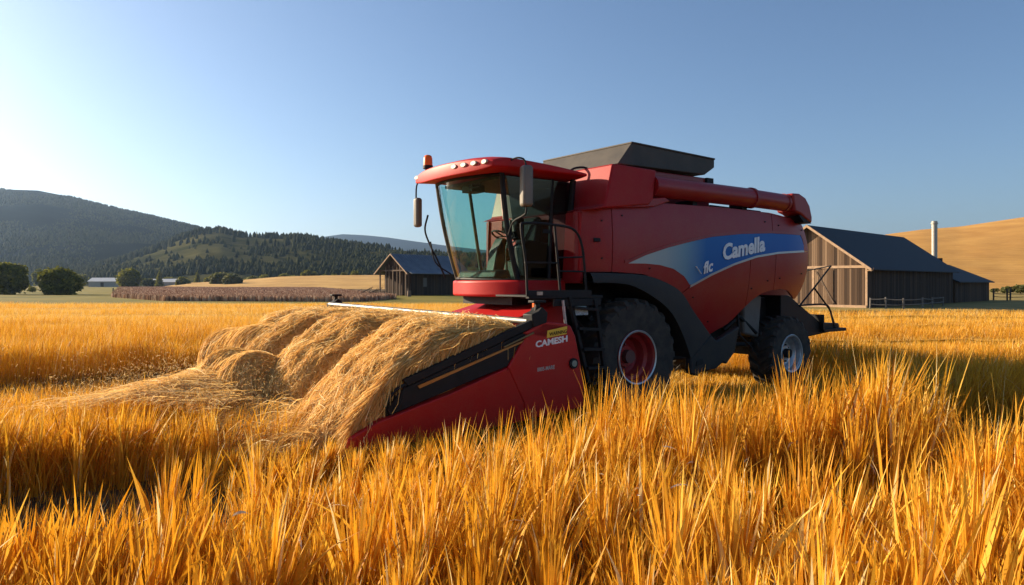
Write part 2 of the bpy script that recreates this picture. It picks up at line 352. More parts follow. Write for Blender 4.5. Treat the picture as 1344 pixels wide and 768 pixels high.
def crop(name, x, y, h, wid, segs, label, lean=.16, bend=.25, ear=False, leafy=.5, tb=0, parent=None):
    n = len(x); t = np.linspace(0, 1, segs + 1)[None, :]
    az = RNG.uniform(0, 2 * np.pi, n); le = np.abs(RNG.normal(0, lean, n)); be = np.abs(RNG.normal(0, bend, n)) * RNG.choice([1, 1, 1, 2.4], n)
    # a light common lean so that tufts read as combed by wind
    cx = .07 + .12 * (vnoise(x, y, .8, 21) - .4); cy = .1 * (vnoise(x, y, .8, 22) - .5)
    hx = (np.cos(az) * le + cx)[:, None] * t + (np.cos(az) * be)[:, None] * t ** 3
    hy = (np.sin(az) * le + cy)[:, None] * t + (np.sin(az) * be)[:, None] * t ** 3
    hz = t * (1 - .35 * np.clip(be, 0, 1)[:, None] * t ** 2)
    C = np.stack([x[:, None] + hx * h[:, None], y[:, None] + hy * h[:, None], hz * h[:, None]], -1)
    yaw = RNG.uniform(0, np.pi, n)[:, None] + RNG.normal(0, .6, n)[:, None] * t
    if ear: prof = np.interp(t[0], [0, .72, .8, .93, 1], [.35, .3, 1.0, .9, .1])[None]
    else:
        a = np.interp(t[0], [0, .3, .7, 1], [.55, .9, 1, .04]); b = np.interp(t[0], [0, .5, 1], [.32, .3, .08])
        lf = (RNG.random(n) < leafy)[:, None]; prof = np.where(lf, a[None], b[None])
    Wd = np.stack([np.cos(yaw), np.sin(yaw), 0 * yaw + .08], -1) * (prof * wid[:, None])[..., None] * .5
    tint = np.clip(RNG.normal(.52 + tb, .19, n) + .25 * (vnoise(x, y, 1.6, 31) - .5), 0, .98)
    tint = np.where(RNG.random(n) < .025, 1.0, tint)
    V, F, T = ribbons(C, Wd, tint)
    o = fast_mesh(name, V, F, None, T, WHEAT, parent); tag(o, label, 'crop', None, 'stuff'); return o
def tufted(x, y, cell=.21, pull=.62):
    cx = np.floor(x / cell); cy = np.floor(y / cell)
    jx = vnoise(cx * 1.7, cy * 2.3, 5.1, 41); jy = vnoise(cx * 1.7, cy * 2.3, 5.1, 42)
    tx = (cx + .2 + .6 * jx) * cell; ty = (cy + .2 + .6 * jy) * cell
    return x + (tx - x) * pull, y + (ty - y) * pull
# near crop, individually modelled leaf blades in tufts
def tuft_noise(x, y, cell, seed): return vnoise(np.floor(x / cell) * 3.7, np.floor(y / cell) * 5.3, 7.3, seed)
x, y = scatter(-11, 11, 1.9, 8.2, 680); k = in_view(x, y, 3.0); x, y = x[k], y[k]; h = crop_height(x, y)
k = h > .1; x, y, h = x[k], y[k], h[k]; tn = tuft_noise(x, y, .36, 55); x, y = tufted(x, y, .36, .80)
hh = h * (.55 + .60 * RNG.random(len(x)) ** .8) * (.72 + .62 * tn) * (1 + .16 * np.clip(x - 1.2, 0, 3) / 3)
nb = np.clip((7.5 - y) / 3.5, .35, 1)
crop('foreground_crop', x, y, hh, RNG.uniform(.010, .020, len(x)) + nb * RNG.random(len(x)) ** 2.0 * .026, 7, 'tall ripe orange crop blades in tufts filling the foreground', .11, .08, leafy=.8, tb=.04)
x, y = scatter(-11, 11, 1.9, 8.2, 480); k = in_view(x, y, 3.0); x, y = x[k], y[k]; h = crop_height(x, y)
k = h > .1; x, y, h = x[k], y[k], h[k]; x, y = tufted(x, y, .18, .5)
hh = h * (.4 + .5 * RNG.random(len(x))) * (.8 + .4 * vnoise(x, y, 2.6, 51))
crop('fine_undergrowth', x, y, hh, RNG.uniform(.005, .012, len(x)), 6, 'finer shorter stalks growing among the broad foreground blades', .16, .25, leafy=.4, tb=-.06)
x, y = scatter(-15, 15, 7.6, 14, 620); k = in_view(x, y, 3.0); x, y = x[k], y[k]; h = crop_height(x, y)
k = h > .1; x, y, h = x[k], y[k], h[k]; x, y = tufted(x, y, .2, .5)
hh = h * (.6 + .45 * RNG.random(len(x)) ** .6) * (.88 + .26 * vnoise(x, y, 2.4, 52))
crop('standing_crop', x, y, hh, RNG.uniform(.007, .02, len(x)), 5, 'ripe crop standing around the header and wheels', .13, .22, leafy=.35)
x, y = scatter(-30, 30, 14, 30, 420); k = in_view(x, y, 3.5); x, y = x[k], y[k]; h = crop_height(x, y)
k = h > .1; x, y, h = x[k], y[k], h[k]
hh = h * (.72 + .32 * RNG.random(len(x))) * (.92 + .16 * vnoise(x, y, 1.2, 53))
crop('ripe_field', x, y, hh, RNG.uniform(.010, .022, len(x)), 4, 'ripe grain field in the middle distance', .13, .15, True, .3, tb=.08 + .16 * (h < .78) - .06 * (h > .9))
x, y = scatter(-60, 60, 30, 58, 110); k = in_view(x, y, 4); x, y = x[k], y[k]; h = crop_height(x, y)
k = h > .1; x, y, h = x[k], y[k], h[k]
hh = h * (.84 + .16 * RNG.random(len(x))) * (.9 + .2 * vnoise(x * .25, y, .9, 54))
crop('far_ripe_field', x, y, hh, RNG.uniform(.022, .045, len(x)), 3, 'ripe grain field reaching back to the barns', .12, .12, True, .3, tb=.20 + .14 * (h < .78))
# short stubble in the cut swaths
x, y = scatter(-14, 14, 3.5, 17, 260); k = in_view(x, y); x, y = x[k], y[k]; h = crop_height(x, y); k = h < .3; x, y = x[k], y[k]
crop('cut_stubble', x, y, RNG.uniform(.06, .2, len(x)), RNG.uniform(.008, .016, len(x)), 2, 'short cut stubble in the harvested strips', .25, .1, leafy=.2, tb=-.2)
# canopy layer under the far ears
CAN = mat('dense_crop_canopy', (.62, .34, .06), .9, 0, 0, 0, 2.5, 1, (.34, .15, .02), 20, spec=.08)
nx, ny = 150, 90; gx = np.linspace(-50, 50, nx); gy = np.linspace(21, 57.5, ny); X, Y = np.meshgrid(gx, gy, indexing='ij')
Z = .50 + .14 * (vnoise(X * .3, Y, 1.1, 60) - .5); I = np.arange(nx * ny).reshape(nx, ny)
Z[:, 0] = .02; Z[:, -1] = .02
F = np.stack([I[:-1, :-1], I[1:, :-1], I[1:, 1:], I[:-1, 1:]], -1).reshape(-1, 4)
kk = np.ones(len(F), bool); cxx = (X[:-1, :-1] + X[1:, 1:]).ravel() / 2; cyy = (Y[:-1, :-1] + Y[1:, 1:]).ravel() / 2
kk = crop_height(cxx, cyy) > .6
o = fast_mesh('crop_canopy', np.stack([X, Y, Z], -1).reshape(-1, 3), F[kk], None, np.full(nx * ny, .5), CAN, smooth=True); tag(o, 'dense mass of stalks under the ears of the far field', 'crop', None, 'stuff')
# dark red crop strip beyond the field
DRED = tinted('dark_red_crop', [(0, (.20, .10, .06)), (.6, (.46, .29, .19)), (1, (.64, .46, .32))], .9, .2)
def poly_in(x, y, P):
    ins = np.zeros(len(x), bool); n = len(P)
    for i in range(n):
        (x1, y1), (x2, y2) = P[i], P[(i + 1) % n]
        c = ((y1 > y) != (y2 > y)) & (x < (x2 - x1) * (y - y1) / (y2 - y1 + 1e-9) + x1); ins ^= c
    return ins
RP = [(-42.5, 88), (-18, 84), (-16, 100), (-40, 180), (-90, 330), (-190, 350), (-62, 112)]
x, y = scatter(-190, 0, 84, 350, 1.6); k = poly_in(x, y, RP); x, y = x[k], y[k]
xb, yb = scatter(-66, -15, 84, 112, 26); k = poly_in(xb, yb, RP); x = np.concatenate([x, xb[k]]); y = np.concatenate([y, yb[k]])
n = len(x); t = np.array([0, .6, 1.]); hgt = RNG.uniform(.6, .8, n)
C = np.stack([x[:, None] + RNG.normal(0, .1, n)[:, None] * t, y[:, None] + 0 * t, hgt[:, None] * t + 0], -1)
yw = RNG.uniform(-.6, .6, n)[:, None] + 0 * t
Wd = np.stack([np.cos(yw), np.sin(yw), 0 * yw], -1) * (np.array([.6, 1, .3])[None] * (.05 + y[:, None] * .0009))[..., None]
V, Fq, T = ribbons(C, Wd, RNG.random(n)); tag(fast_mesh('dark_red_crop', V, Fq, None, T, DRED), 'dark reddish brown crop strip beyond the golden field', 'crop', None, 'stuff')
DR2 = mat('red_crop_mass', (.30, .16, .10), .95, 0, 0, 0, .3, .8, (.16, .08, .05), 3, spec=.08)
RP2 = [(-42, 91), (-19, 87), (-17.5, 100), (-40, 176), (-90, 322), (-178, 340), (-60, 113)]
o = MB().plan(RP2, .03, .5).build('red_field', DR2); tag(o, 'dense mass of the dark reddish crop beyond the golden field', 'crop', None, 'stuff')
# ------------------------------------------------------------ combine harvester (local frame: x back along the machine, y to its far side)
def bolt(b, u, z, off=.02, rr=.014): b.tube([(u, vs(u, z) - .0, z), (u, vs(u, z) - off, z)], rr, 8)
CO = empty('combine_harvester', (W0[0], W0[1], 0), math.pi / 2 - TH)
tag(CO, 'large red combine harvester with a blue and silver stripe, cutting into the crop', 'combine harvester')
def vs(u, z):
    # outer skin of the near side
    return .02 + .085 * ((z - 2.85) / .9) ** 2 + max(0, u - 4.3) ** 2 * .14 + max(0, -.5 - u) ** 2 * 1.1
TOP = [(-1.06, 3.35), (-.57, 3.43), (.13, 3.5), (.75, 3.57), (2.25, 3.6), (3.81, 3.59), (4.94, 3.48), (5.1, 3.33), (5.29, 3.03), (5.34, 2.75)]
LOW = [(-1.09, 2.385), (-.53, 2.385), (.16, 2.355), (.71, 2.225), (1.09, 2.045), (1.39, 1.735), (1.86, 1.29), (2.01, 1.18), (2.69, 1.44), (3.02, 1.69), (3.29, 1.88), (3.55, 2.0), (3.89, 2.07), (4.2, 2.085), (4.47, 2.05), (4.8, 1.86), (5.03, 2.05), (5.22, 2.3), (5.34, 2.6)]
MIDL = [(1.15, 2.0), (1.39, 2.14), (1.94, 2.35), (2.59, 2.55), (3.29, 2.71), (4.02, 2.80), (5.1, 2.86), (5.34, 2.87)]
DTOP = [(-.2, 2.53), (.2, 2.67), (.75, 2.81), (1.33, 2.93), (1.94, 3.04), (2.83, 3.13), (3.76, 3.18), (4.9, 3.19), (5.04, 3.0)]
DBOT = [(-.2, 2.525), (.2, 2.53), (.56, 2.51), (.91, 2.45), (1.21, 2.32), (1.39, 2.16), (1.94, 2.37), (2.59, 2.57), (3.29, 2.73), (4.02, 2.82), (5.04, 2.88)]
def skin(u0, u1, top, bot, off=0.0, thick=.04, nu=None, nz=12, far=False, fv=vs):
    nu = nu or max(4, int((u1 - u0) / .07)); P = []
    for i in range(nu + 1):
        u = u0 + (u1 - u0) * i / nu; a = top(u); b = bot(u); a = max(a, b + .002)
        P.append([(u, (3.2 - fv(u, z) + off) if far else fv(u, z) - off, z) for z in [b + (a - b) * j / nz for j in range(nz + 1)]])
    return MB().grid(P, (0, -thick if far else thick, 0))
g = .008
T_ = lambda u: interp(TOP, u); Lw = lambda u: interp(LOW, u); Md = lambda u: interp(MIDL, u)
for far in (False, True):
    skin(-1.06, -.57 - g, T_, Lw, far=far).build('front_side_panel', RED, CO, True, ang=50)
    skin(-.57 + g, 3.85 - g, T_, lambda u: Lw(u) if u < 1.15 else Md(u) + g, far=far).build('upper_side_panel', RED, CO, True, ang=50)
    skin(3.85 + g, 5.34, T_, lambda u: Md(u) + g, far=far).build('upper_side_panel', RED, CO, True, ang=50)
    skin(1.16, 3.1, lambda u: Md(u) - g, Lw, far=far).build('lower_side_panel', RED, CO, True, ang=50)
    skin(3.1 + 2 * g, 3.93, lambda u: Md(u) - g, Lw, far=far).build('lower_side_panel', RED, CO, True, ang=50)
    skin(3.93 + 2 * g, 5.34, lambda u: Md(u) - g, Lw, far=far).build('lower_side_panel', RED, CO, True, ang=50)
# solid body behind the panels
b = MB().prism([(-.9, 2.42), (-.86, 3.3), (.2, 3.45), (2.2, 3.55), (3.8, 3.54), (4.7, 3.44), (4.85, 3.0), (4.85, 2.2), (4.4, 2.1), (3.4, 2.02), (2.9, 1.85), (2.0, 1.6), (1.2, 2.0), (.4, 2.4)], .22, 2.98)
b.build('body', RED, CO, bevel=.03)
# rounded tail
P = []
for i in range(13):
    a = math.pi * i / 12; v = 1.6 - 1.42 * math.cos(a); ex = .22 * math.sin(a)
    P.append([(interp([(1.9, 4.75), (2.2, 5.1), (2.7, 5.26), (3.0, 5.24), (3.3, 5.1), (3.47, 4.9)], z) + ex - .02, v, z) for z in np.linspace(1.95, 3.45, 14)])
MB().grid(P, (-.03, 0, 0)).build('tail_panel', RED, CO, True, ang=50)
MB().box((-1.03, .3, 2.2), (-.95, 2.9, 3.35)).build('front_bulkhead', REDM, CO, bevel=.02)
# blue and silver stripe
de = skin(-.2, 5.04, lambda u: interp(DTOP, u), lambda u: interp(DBOT, u), .006, .008, 90, 10).build('stripe_decal', BLUE, CO, True, ang=50)
m, t, b_ = nodes('blue_to_silver_stripe'); tc = N(t, 'ShaderNodeTexCoord'); sx = N(t, 'ShaderNodeSeparateXYZ'); t.links.new(tc.outputs['Object'], sx.inputs[0])
mr = N(t, 'ShaderNodeMapRange'); mr.inputs[1].default_value = -.2; mr.inputs[2].default_value = 5.0; t.links.new(sx.outputs[0], mr.inputs[0])
r = ramp(t, mr.outputs[0], [(0, (.46, .50, .46)), (.17, (.36, .44, .44)), (.27, (.18, .33, .42)), (.38, (.006, .13, .40)), (1, (.005, .11, .42))])
t.links.new(r.outputs[0], b_.inputs['Base Color']); b_.inputs['Roughness'].default_value = .35; b_.inputs['Specular IOR Level'].default_value = .2
de.data.materials[0] = m
def edge(u): return interp(DBOT, u)
skin(1.39, 5.05, lambda u: edge(u) + .005, lambda u: edge(u) - .035, .011, .01, 60, 2).build('stripe_border', SILV, de, True)
skin(-.3, 5.12, lambda u: interp(DTOP, u) + (.05 if u < 4.95 else .04), lambda u: interp(DTOP, u) + .004, .012, .02, 70, 2).build('stripe_border', RIMR, de, True)
def on_side(u0, z0, du, dz, off=.018):
    # baseline through (u0, z0) climbing along (du, dz)
    l = math.hypot(du, dz); cx, sz = du / l, dz / l
    def fn(x, y, z):
        u = u0 + x * cx; zz = z0 + x * sz + y; return Vector((u, vs(u, zz) - off - z, zz))
    return fn
lettering('lettering', 'Camella', WHITE, de, on_side(2.22, 2.63, 1, .16), .40, .014, .05, .004, 1.02)
lettering('lettering', 'flc', WHITE, de, on_side(1.70, 2.37, 1, .25), .29, .008, .04, .004, .98)
MB().hexa([(1.46, .012, 2.5), (1.475, .012, 2.5), (1.615, .012, 2.37), (1.60, .012, 2.37)] + [(1.46, -.01, 2.5), (1.475, -.01, 2.5), (1.615, -.01, 2.37), (1.60, -.01, 2.37)]).build('decal_tick', WHITE, de)
for (u_, z_) in ((-.75, 3.2), (-.75, 2.6), (-.35, 3.3), (3.6, 3.4), (4.05, 3.35), (4.95, 3.3), (3.7, 2.25), (3.2, 2.1), (4.1, 2.3), (2.05, 1.5), (1.5, 1.95), (4.95, 2.4), (.3, 2.45)):
    b = MB(); bolt(b, u_, z_); b.build('panel_bolt', BLACK, CO)
b = MB(); 
for k_ in range(5): b.box((4.3, vs(4.5, 2.45) - .004, 2.36 + .035 * k_), (4.72, vs(4.5, 2.45) + .01, 2.375 + .035 * k_))
MB().box((-.9, vs(-.8, 2.9) - .02, 2.86), (-.72, vs(-.8, 2.9) + .01, 2.92)).build('panel_latch', BLACK, CO, bevel=.01)
# fender arc and skirt
FO = smooth_pts([(-1.09, 2.37, 0), (-.53, 2.37, 0), (.16, 2.34, 0), (.71, 2.21, 0), (1.09, 2.03, 0), (1.39, 1.72, 0), (1.86, 1.28, 0)], 6)
FI = smooth_pts([(-1.04, 2.21, 0), (-.5, 2.2, 0), (-.1, 2.14, 0), (.44, 1.92, 0), (.81, 1.67, 0), (1.1, 1.27, 0), (1.29, .89, 0)], 6)
for far in (0, 1):
    q = lambda v: 3.2 - v if far else v
    P = []
    for a, c in zip(FO, FI):
        P.append([(a[0], q(.10), a[1]), (a[0], q(-.01), a[1] - .01), ((a[0] + c[0]) / 2, q(-.035), (a[1] + c[1]) / 2), (c[0], q(-.03), c[1]), (c[0], q(.06), c[1] + .01), (c[0], q(.9), c[1] + .05)])
    MB().grid(P).build('wheel_fender', DARKG, CO, True, fix=False, ang=60)
    s_ = MB().prism([(1.29, .89), (1.29, .62), (1.5, .56), (1.56, .62), (2.0, .66), (2.21, .76), (2.3, .72), (2.55, .93), (2.69, 1.4), (2.01, 1.16), (1.86, 1.27)], q(-.03), q(.1)).build('side_skirt', DARKG, CO, bevel=.025)
    MB().prism([(1.42, .74), (1.62, .78), (1.6, .86), (1.44, .83)], q(-.045), q(-.032)).build('step_slot', BLACK, s_)
# chassis mass between the wheels
MB().prism([(-1.5, 1.2), (-1.0, 1.0), (1.0, .75), (3.0, .7), (3.3, 1.0), (5.0, 1.1), (5.0, 1.9), (3.3, 2.0), (2.0, 1.9), (1.0, 2.3), (-1.4, 2.3)], .95, 2.25).build('chassis', BLACK, CO, bevel=.03)
MB().tube([(0, .3, .98), (0, 2.9, .98)], .16, 14).build('front_axle', BLACK, CO)
MB().tube([(4.69, .3, .76), (4.69, 2.9, .76)], .1, 12).box((4.45, 1.0, .7), (4.95, 2.2, 1.3)).build('rear_axle', BLACK, CO)
MB().prism([(3.5, 1.2), (4.0, 1.1), (4.1, 1.95), (3.5, 1.95)], .45, 1.0).build('gearbox_cover', mat('grey_cast_iron', (.12, .11, .10), .7), CO, bevel=.04)
MB().tube([(2.9, .5, 1.3), (3.4, .5, 1.55), (3.9, .45, 1.2)], .04).tube([(3.1, .35, 1.9), (3.2, .35, 1.2), (3.7, .4, .9)], .025).tube([(3.0, .6, 1.0), (4.3, .6, .95)], .05).build('hydraulic_hose', BLACK, CO, True)
def tyre(c, r, w, rimr, out, lugs, parent, rimmat, dish):
    # out = -1: outer face towards -y
    root = empty('wheel', (0, 0, 0)); root.parent = parent
    h = w / 2; prof = [(rimr, -h * .78), (rimr + .03, -h * .95), (rimr + (r - rimr) * .5, -h * 1.03), (r * .90, -h * .98), (r * .93, -h * .8), (r * .94, 0), (r * .93, h * .8), (r * .90, h * .98), (rimr + (r - rimr) * .5, h * 1.03), (rimr + .03, h * .95), (rimr, h * .78)]
    b = MB().lathe(prof, c, 64)
    for side in (-1, 1):
        for k in range(lugs):
            a0 = 2 * math.pi * (k + (.5 if side > 0 else 0)) / lugs; da = 2 * math.pi / lugs
            def pt(a, y, rr): return (c[0] + rr * math.cos(a), c[1] + y, c[2] + rr * math.sin(a))
            ys = [0.02 * side, h * .5 * side, h * .86 * side, h * 1.02 * side]; sh = [.62, .3, .0, -.02]; wd = [.20, .21, .24, .26]; tops = [r, r * 1.0, r * .985, r * .90]; bots = [r * .92, r * .92, r * .90, r * .83]
            vsn = []
            for y_, s1, w1, tp, bt in zip(ys, sh, wd, tops, bots):
                aa = a0 + s1 * da
                vsn += [pt(aa - w1 * da, y_, bt), pt(aa - w1 * da * .7, y_, tp), pt(aa + w1 * da * .7, y_, tp), pt(aa + w1 * da, y_, bt)]
            fs = []
            for i in range(3):
                o = i * 4; fs += [[o, o + 1, o + 5, o + 4], [o + 1, o + 2, o + 6, o + 5], [o + 2, o + 3, o + 7, o + 6]]
            fs += [[0, 3, 2, 1], [12, 13, 14, 15]]
            b.add(vsn, fs)
    b.build('tyre', RUB, root, True, ang=30)
    o = out; R1 = rimr
    prof = [(R1, h * .8), (R1 + .025, h * .98), (R1 + .01, h * 1.0), (R1 - .03, h * .9), (R1 - .05, h * .6), (R1 - .10, h * .5), (R1 - .13, h * dish[0]), (R1 * .55, h * dish[1]), (R1 * .42, h * dish[1]), (R1 * .40, h * dish[2]), (.0, h * dish[2])]
    rm = MB().lathe([(a, y * o) for a, y in prof], c, 56).lathe([(R1, -h * .8 * o), (R1 - .05, -h * .5 * o), (R1 * .6, -h * .2 * o), (0, -h * .2 * o)], c, 40).build('rim', rimmat, root, True, ang=30)
    b = MB()
    for k in range(10):
        a = 2 * math.pi * k / 10; p = (c[0] + R1 * .48 * math.cos(a), c[2] + R1 * .48 * math.sin(a))
        b.tube([(p[0], c[1] + h * dish[1] * o, p[1]), (p[0], c[1] + (h * dish[1] + .03) * o, p[1])], .018, 6)
    b.tube([(c[0], c[1] + h * dish[2] * o, c[2]), (c[0], c[1] + (h * dish[2] + .1) * o, c[2])], R1 * .26, 16)
    b.build('hub', mat('dull_hub_paint', (.10, .04, .035), .6) if rimmat is RIMR else BLACK, root, True)
    b = MB().lathe([(R1 + .0, h * .985 * o), (R1 + .022, h * 1.0 * o), (R1 + .012, h * 1.03 * o), (R1 - .012, h * 1.0 * o)], c, 56).build('rim_ring', SILV, root, True)
    return root
for far in (0, 1):
    tyre((0, 3.2 - .37 if far else .37, .98), .98, .72, .43, 1 if far else -1, 24, CO, RIMR, (.1, -.05, .25))
    tyre((4.69, 3.2 - .42 if far else .42, .76), .77, .56, .37, 1 if far else -1, 20, CO, RIMS, (.35, .3, .45))
# grain tank
MB().prism([(-1.03, 3.36), (-.82, 3.44), (-.65, 4.10), (.37, 4.09), (.30, 3.62), (.2, 3.5)], -.06, 3.04).build('grain_tank', REDM, CO, bevel=.03)
MB().prism([(.45, 3.48), (.48, 4.2), (2.45, 4.2), (2.5, 3.5)], .5, 2.7).build('tank_wall', RIMR, CO, bevel=.02)
MB().prism([(-.8, 3.38), (.35, 3.48), (.75, 3.6), (.62, 3.66), (.3, 3.62), (-.8, 3.44)], -.03, .2).build('tank_ledge', RED, CO, bevel=.015)
for v in (.30, .45): pass
hp = MB().prism([(-.05, 4.22), (.29, 4.61), (2.53, 4.55), (2.53, 4.40), (2.25, 4.24)], .42, 2.8)
hp = hp.build('hopper_extension', HOPM, CO, bevel=.015)
MB().tube([(.29, .42, 4.615), (2.53, .42, 4.56)], .018).tube([(.29, .42, 4.615), (.29, 2.8, 4.615)], .018).build('rim_bar', HOPM, hp)
MB().box((2.35, .45, 4.05), (2.55, .6, 4.2)).build('hinge_bracket', BLACK, hp, bevel=.01)
# engine deck
MB().prism([(2.6, 3.55), (2.65, 3.72), (4.3, 3.7), (4.4, 3.5)], .6, 2.7).build('engine_deck', BLACK, CO, bevel=.02)
# unloading auger
ag = MB().tube([(.35, .05, 3.83), (3.15, .05, 3.83)], .178, 28).build('unloading_auger', RED, CO, True)
MB().tube([(3.1, .05, 3.83), (3.17, .05, 3.83)], .2, 28).build('coupling_ring', RIMR, ag, True)
MB().tube([(4.2, .05, 3.81), (4.26, .05, 3.81)], .185, 28).build('coupling_ring', RIMR, ag, True)
MB().tube([(3.15, .05, 3.83), (4.4, .05, 3.81)], .17, 28).build('tube_section', RED, ag, True)
sp = [(4.26, 3.99), (4.50, 4.0), (4.72, 3.93), (4.87, 3.78), (4.96, 3.55), (4.95, 3.42), (4.68, 3.52), (4.5, 3.6), (4.33, 3.63)]
MB().prism(sp, -.15, .26).build('spout', RED, ag, bevel=.04, seg=3)
MB().prism([(4.90, 3.45), (4.95, 3.42), (4.68, 3.43), (4.5, 3.56), (4.6, 3.58)], -.13, .24).build('rubber_lip', BLACK, ag)
MB().box((2.95, .1, 3.5), (3.1, .4, 3.72)).build('auger_cradle', BLACK, CO)
MB().box((1.5, .1, 3.5), (1.62, .6, 3.68)).build('auger_cradle', BLACK, CO)
# rear straw chute, ladder frame
MB().prism([(5.0, 1.95), (5.3, 1.95), (6.6, 1.3), (7.35, 1.28), (7.4, 1.12), (6.1, 1.02), (5.0, 1.2)], .6, 2.6).build('straw_chute', BLACK, CO, bevel=.02)
MB().box((6.55, .5, 1.10), (7.5, 2.7, 1.17)).box((6.5, .5, 1.17), (6.56, 2.7, 1.5)).build('rear_step', BLACK, CO, bevel=.01)
MB().tube(smooth_pts([(5.75, .6, 1.72), (6.7, .6, 1.72), (6.95, .6, 1.6), (7.15, .6, 1.18)], 5), .022).tube([(5.7, .6, 1.7), (6.3, .6, 2.1), (7.0, .6, 2.6)], .02).tube([(6.3, .6, 2.1), (6.95, .6, 1.6), (7.2, .6, 1.18)], .02).tube([(5.7, 1.2, 1.75), (7.0, 1.2, 2.5)], .02).tube([(7.0, .6, 2.6), (7.0, 1.2, 2.5)], .015).build('rear_guard_rail', BLACK, CO, True)

# ---- cab
F0, F1 = (-2.08, 2.25, 2.27), (-2.46, 2.30, 3.88); N0, N1 = (-1.97, .69, 2.23), (-2.36, .58, 3.87)
B0, B1 = (-.98, .72, 2.25), (-.92, .58, 3.88); G0, G1 = (-.98, 2.35, 2.25), (-.92, 2.45, 3.88)
def lerp(a, b, t): return tuple(x + (y - x) * t for x, y in zip(a, b))
def front(s, t):   # s across from near to far, t up
    a = lerp(N0, N1, t); b = lerp(F0, F1, t); p = lerp(a, b, s); bul = .26 * (1 - (2 * s - 1) ** 2)
    return (p[0] - bul - .05 * math.sin(math.pi * t), p[1], p[2])
cab = MB().plan([(-1.0, .66), (-1.0, 2.42)] + [(front(s, 0)[0] - .04, .60 + 1.74 * s) for s in np.linspace(1, 0, 13)], 1.99, 2.25).build('cab', REDC, CO, bevel=.035, seg=3)
MB().grid([[front(s, t) for t in np.linspace(.015, .985, 12)] for s in np.linspace(.03, .97, 18)], (.008, 0, 0)).build('windscreen', GL, cab, True, ang=60)
def side(s, t): return lerp(lerp(N0, N1, t), lerp(B0, B1, t), s)
MB().grid([[side(s, t) for t in np.linspace(.02, .98, 8)] for s in np.linspace(.06, .97, 8)], (0, .008, 0)).build('door_window', GLD, cab, True)
def fside(s, t): return lerp(lerp(F0, F1, t), lerp(G0, G1, t), s)
MB().grid([[fside(s, t) for t in np.linspace(.02, .98, 8)] for s in np.linspace(.05, .95, 8)], (0, .008, 0)).build('far_side_window', GL, cab, True)
p = MB().tube([front(0, t) for t in np.linspace(0, 1, 8)], .042, 8).tube([B0, B1], .05, 8); p.build('cab_pillar', BLACK, cab, True)
MB().tube([front(1, t) for t in np.linspace(0, 1, 8)], .035, 8).tube([G0, G1], .05, 8).tube([lerp(F0, G0, .5), lerp(F1, G1, .45)], .03, 8).build('cab_pillar', SKIN, cab, True)
MB().tube([front(s, .985) for s in np.linspace(0, 1, 14)], .03, 8).build('window_seal', BLACK, cab, True)
MB().tube([front(s, .01) for s in np.linspace(0, 1, 14)], .022, 8).build('window_seal', BLACK, cab, True)
MB().box((-1.0, .7, 2.25), (-.93, 1.5, 3.86)).box((-1.0, 1.5, 2.25), (-.93, 2.4, 3.86)).build('rear_wall', mat('black_cab_lining', (.02, .02, .022), .8), cab)
MB().tube([(-1.35, .68, 2.28), (-1.35, .60, 3.86)], .03, 6).box((-1.5, .64, 3.0), (-1.38, .66, 3.06)).build('door_frame', BLACK, cab, True)
# interior
MB().box((-1.95, .75, 2.25), (-1.0, 2.3, 2.29)).build('cab_floor', SKIN, cab)
MB().prism([(-1.66, 2.62), (-1.2, 2.58), (-1.1, 2.68), (-1.04, 3.3), (-1.14, 3.34), (-1.24, 2.78), (-1.66, 2.76)], 1.2, 1.75).box((-1.55, 1.3, 2.28), (-1.2, 1.65, 2.62)).build('driver_seat', SEATM, cab, bevel=.05, seg=3)
MB().prism([(-1.7, 2.3), (-1.15, 2.3), (-1.15, 2.85), (-1.6, 2.9), (-1.75, 2.8)], .85, 1.15).box((-1.85, .86, 2.9), (-1.7, 1.06, 3.25)).build('control_console', BLACK, cab, bevel=.03)
MB().prism([(-1.98, 2.28), (-1.78, 2.28), (-1.62, 2.9), (-1.75, 2.96), (-1.88, 2.75)], 1.35, 1.6).prism([(-2.2, 2.28), (-1.85, 2.28), (-1.9, 2.42), (-2.15, 2.4)], 1.0, 2.1).build('steering_column', BLACK, cab, bevel=.03)
b = MB(); cc = Vector((-1.68, 1.47, 2.98)); ax = Vector((.45, 0, .9)).normalized(); e1 = Vector((0, 1, 0)); e2 = ax.cross(e1)
b.tube([cc + (e1 * math.cos(a) + e2 * math.sin(a)) * .2 for a in np.linspace(0, 2 * math.pi, 25)], .015, 6)
b.tube([cc - e1 * .2, cc + e1 * .2], .012, 6).tube([cc, cc + e2 * .2], .012, 6); b.build('steering_wheel', BLACK, cab, True)
MB().tube(smooth_pts([(-1.95, 1.0, 2.4), (-2.0, .95, 2.75), (-1.9, .95, 3.0)], 4), .016).box((-1.98, .88, 3.0), (-1.94, 1.1, 3.2)).build('monitor_arm', BLACK, cab)
MB().plan([(-2.3, .7), (-2.3, 2.3), (-1.0, 2.3), (-1.0, .7)], 3.81, 3.86).box((-2.25, 1.55, 3.70), (-2.0, 1.85, 3.81)).tube([(-2.35, 1.15, 3.8), (-2.38, 1.15, 3.72), (-2.38, 1.45, 3.72), (-2.35, 1.45, 3.8)], .012).build('headliner', SKIN, cab)
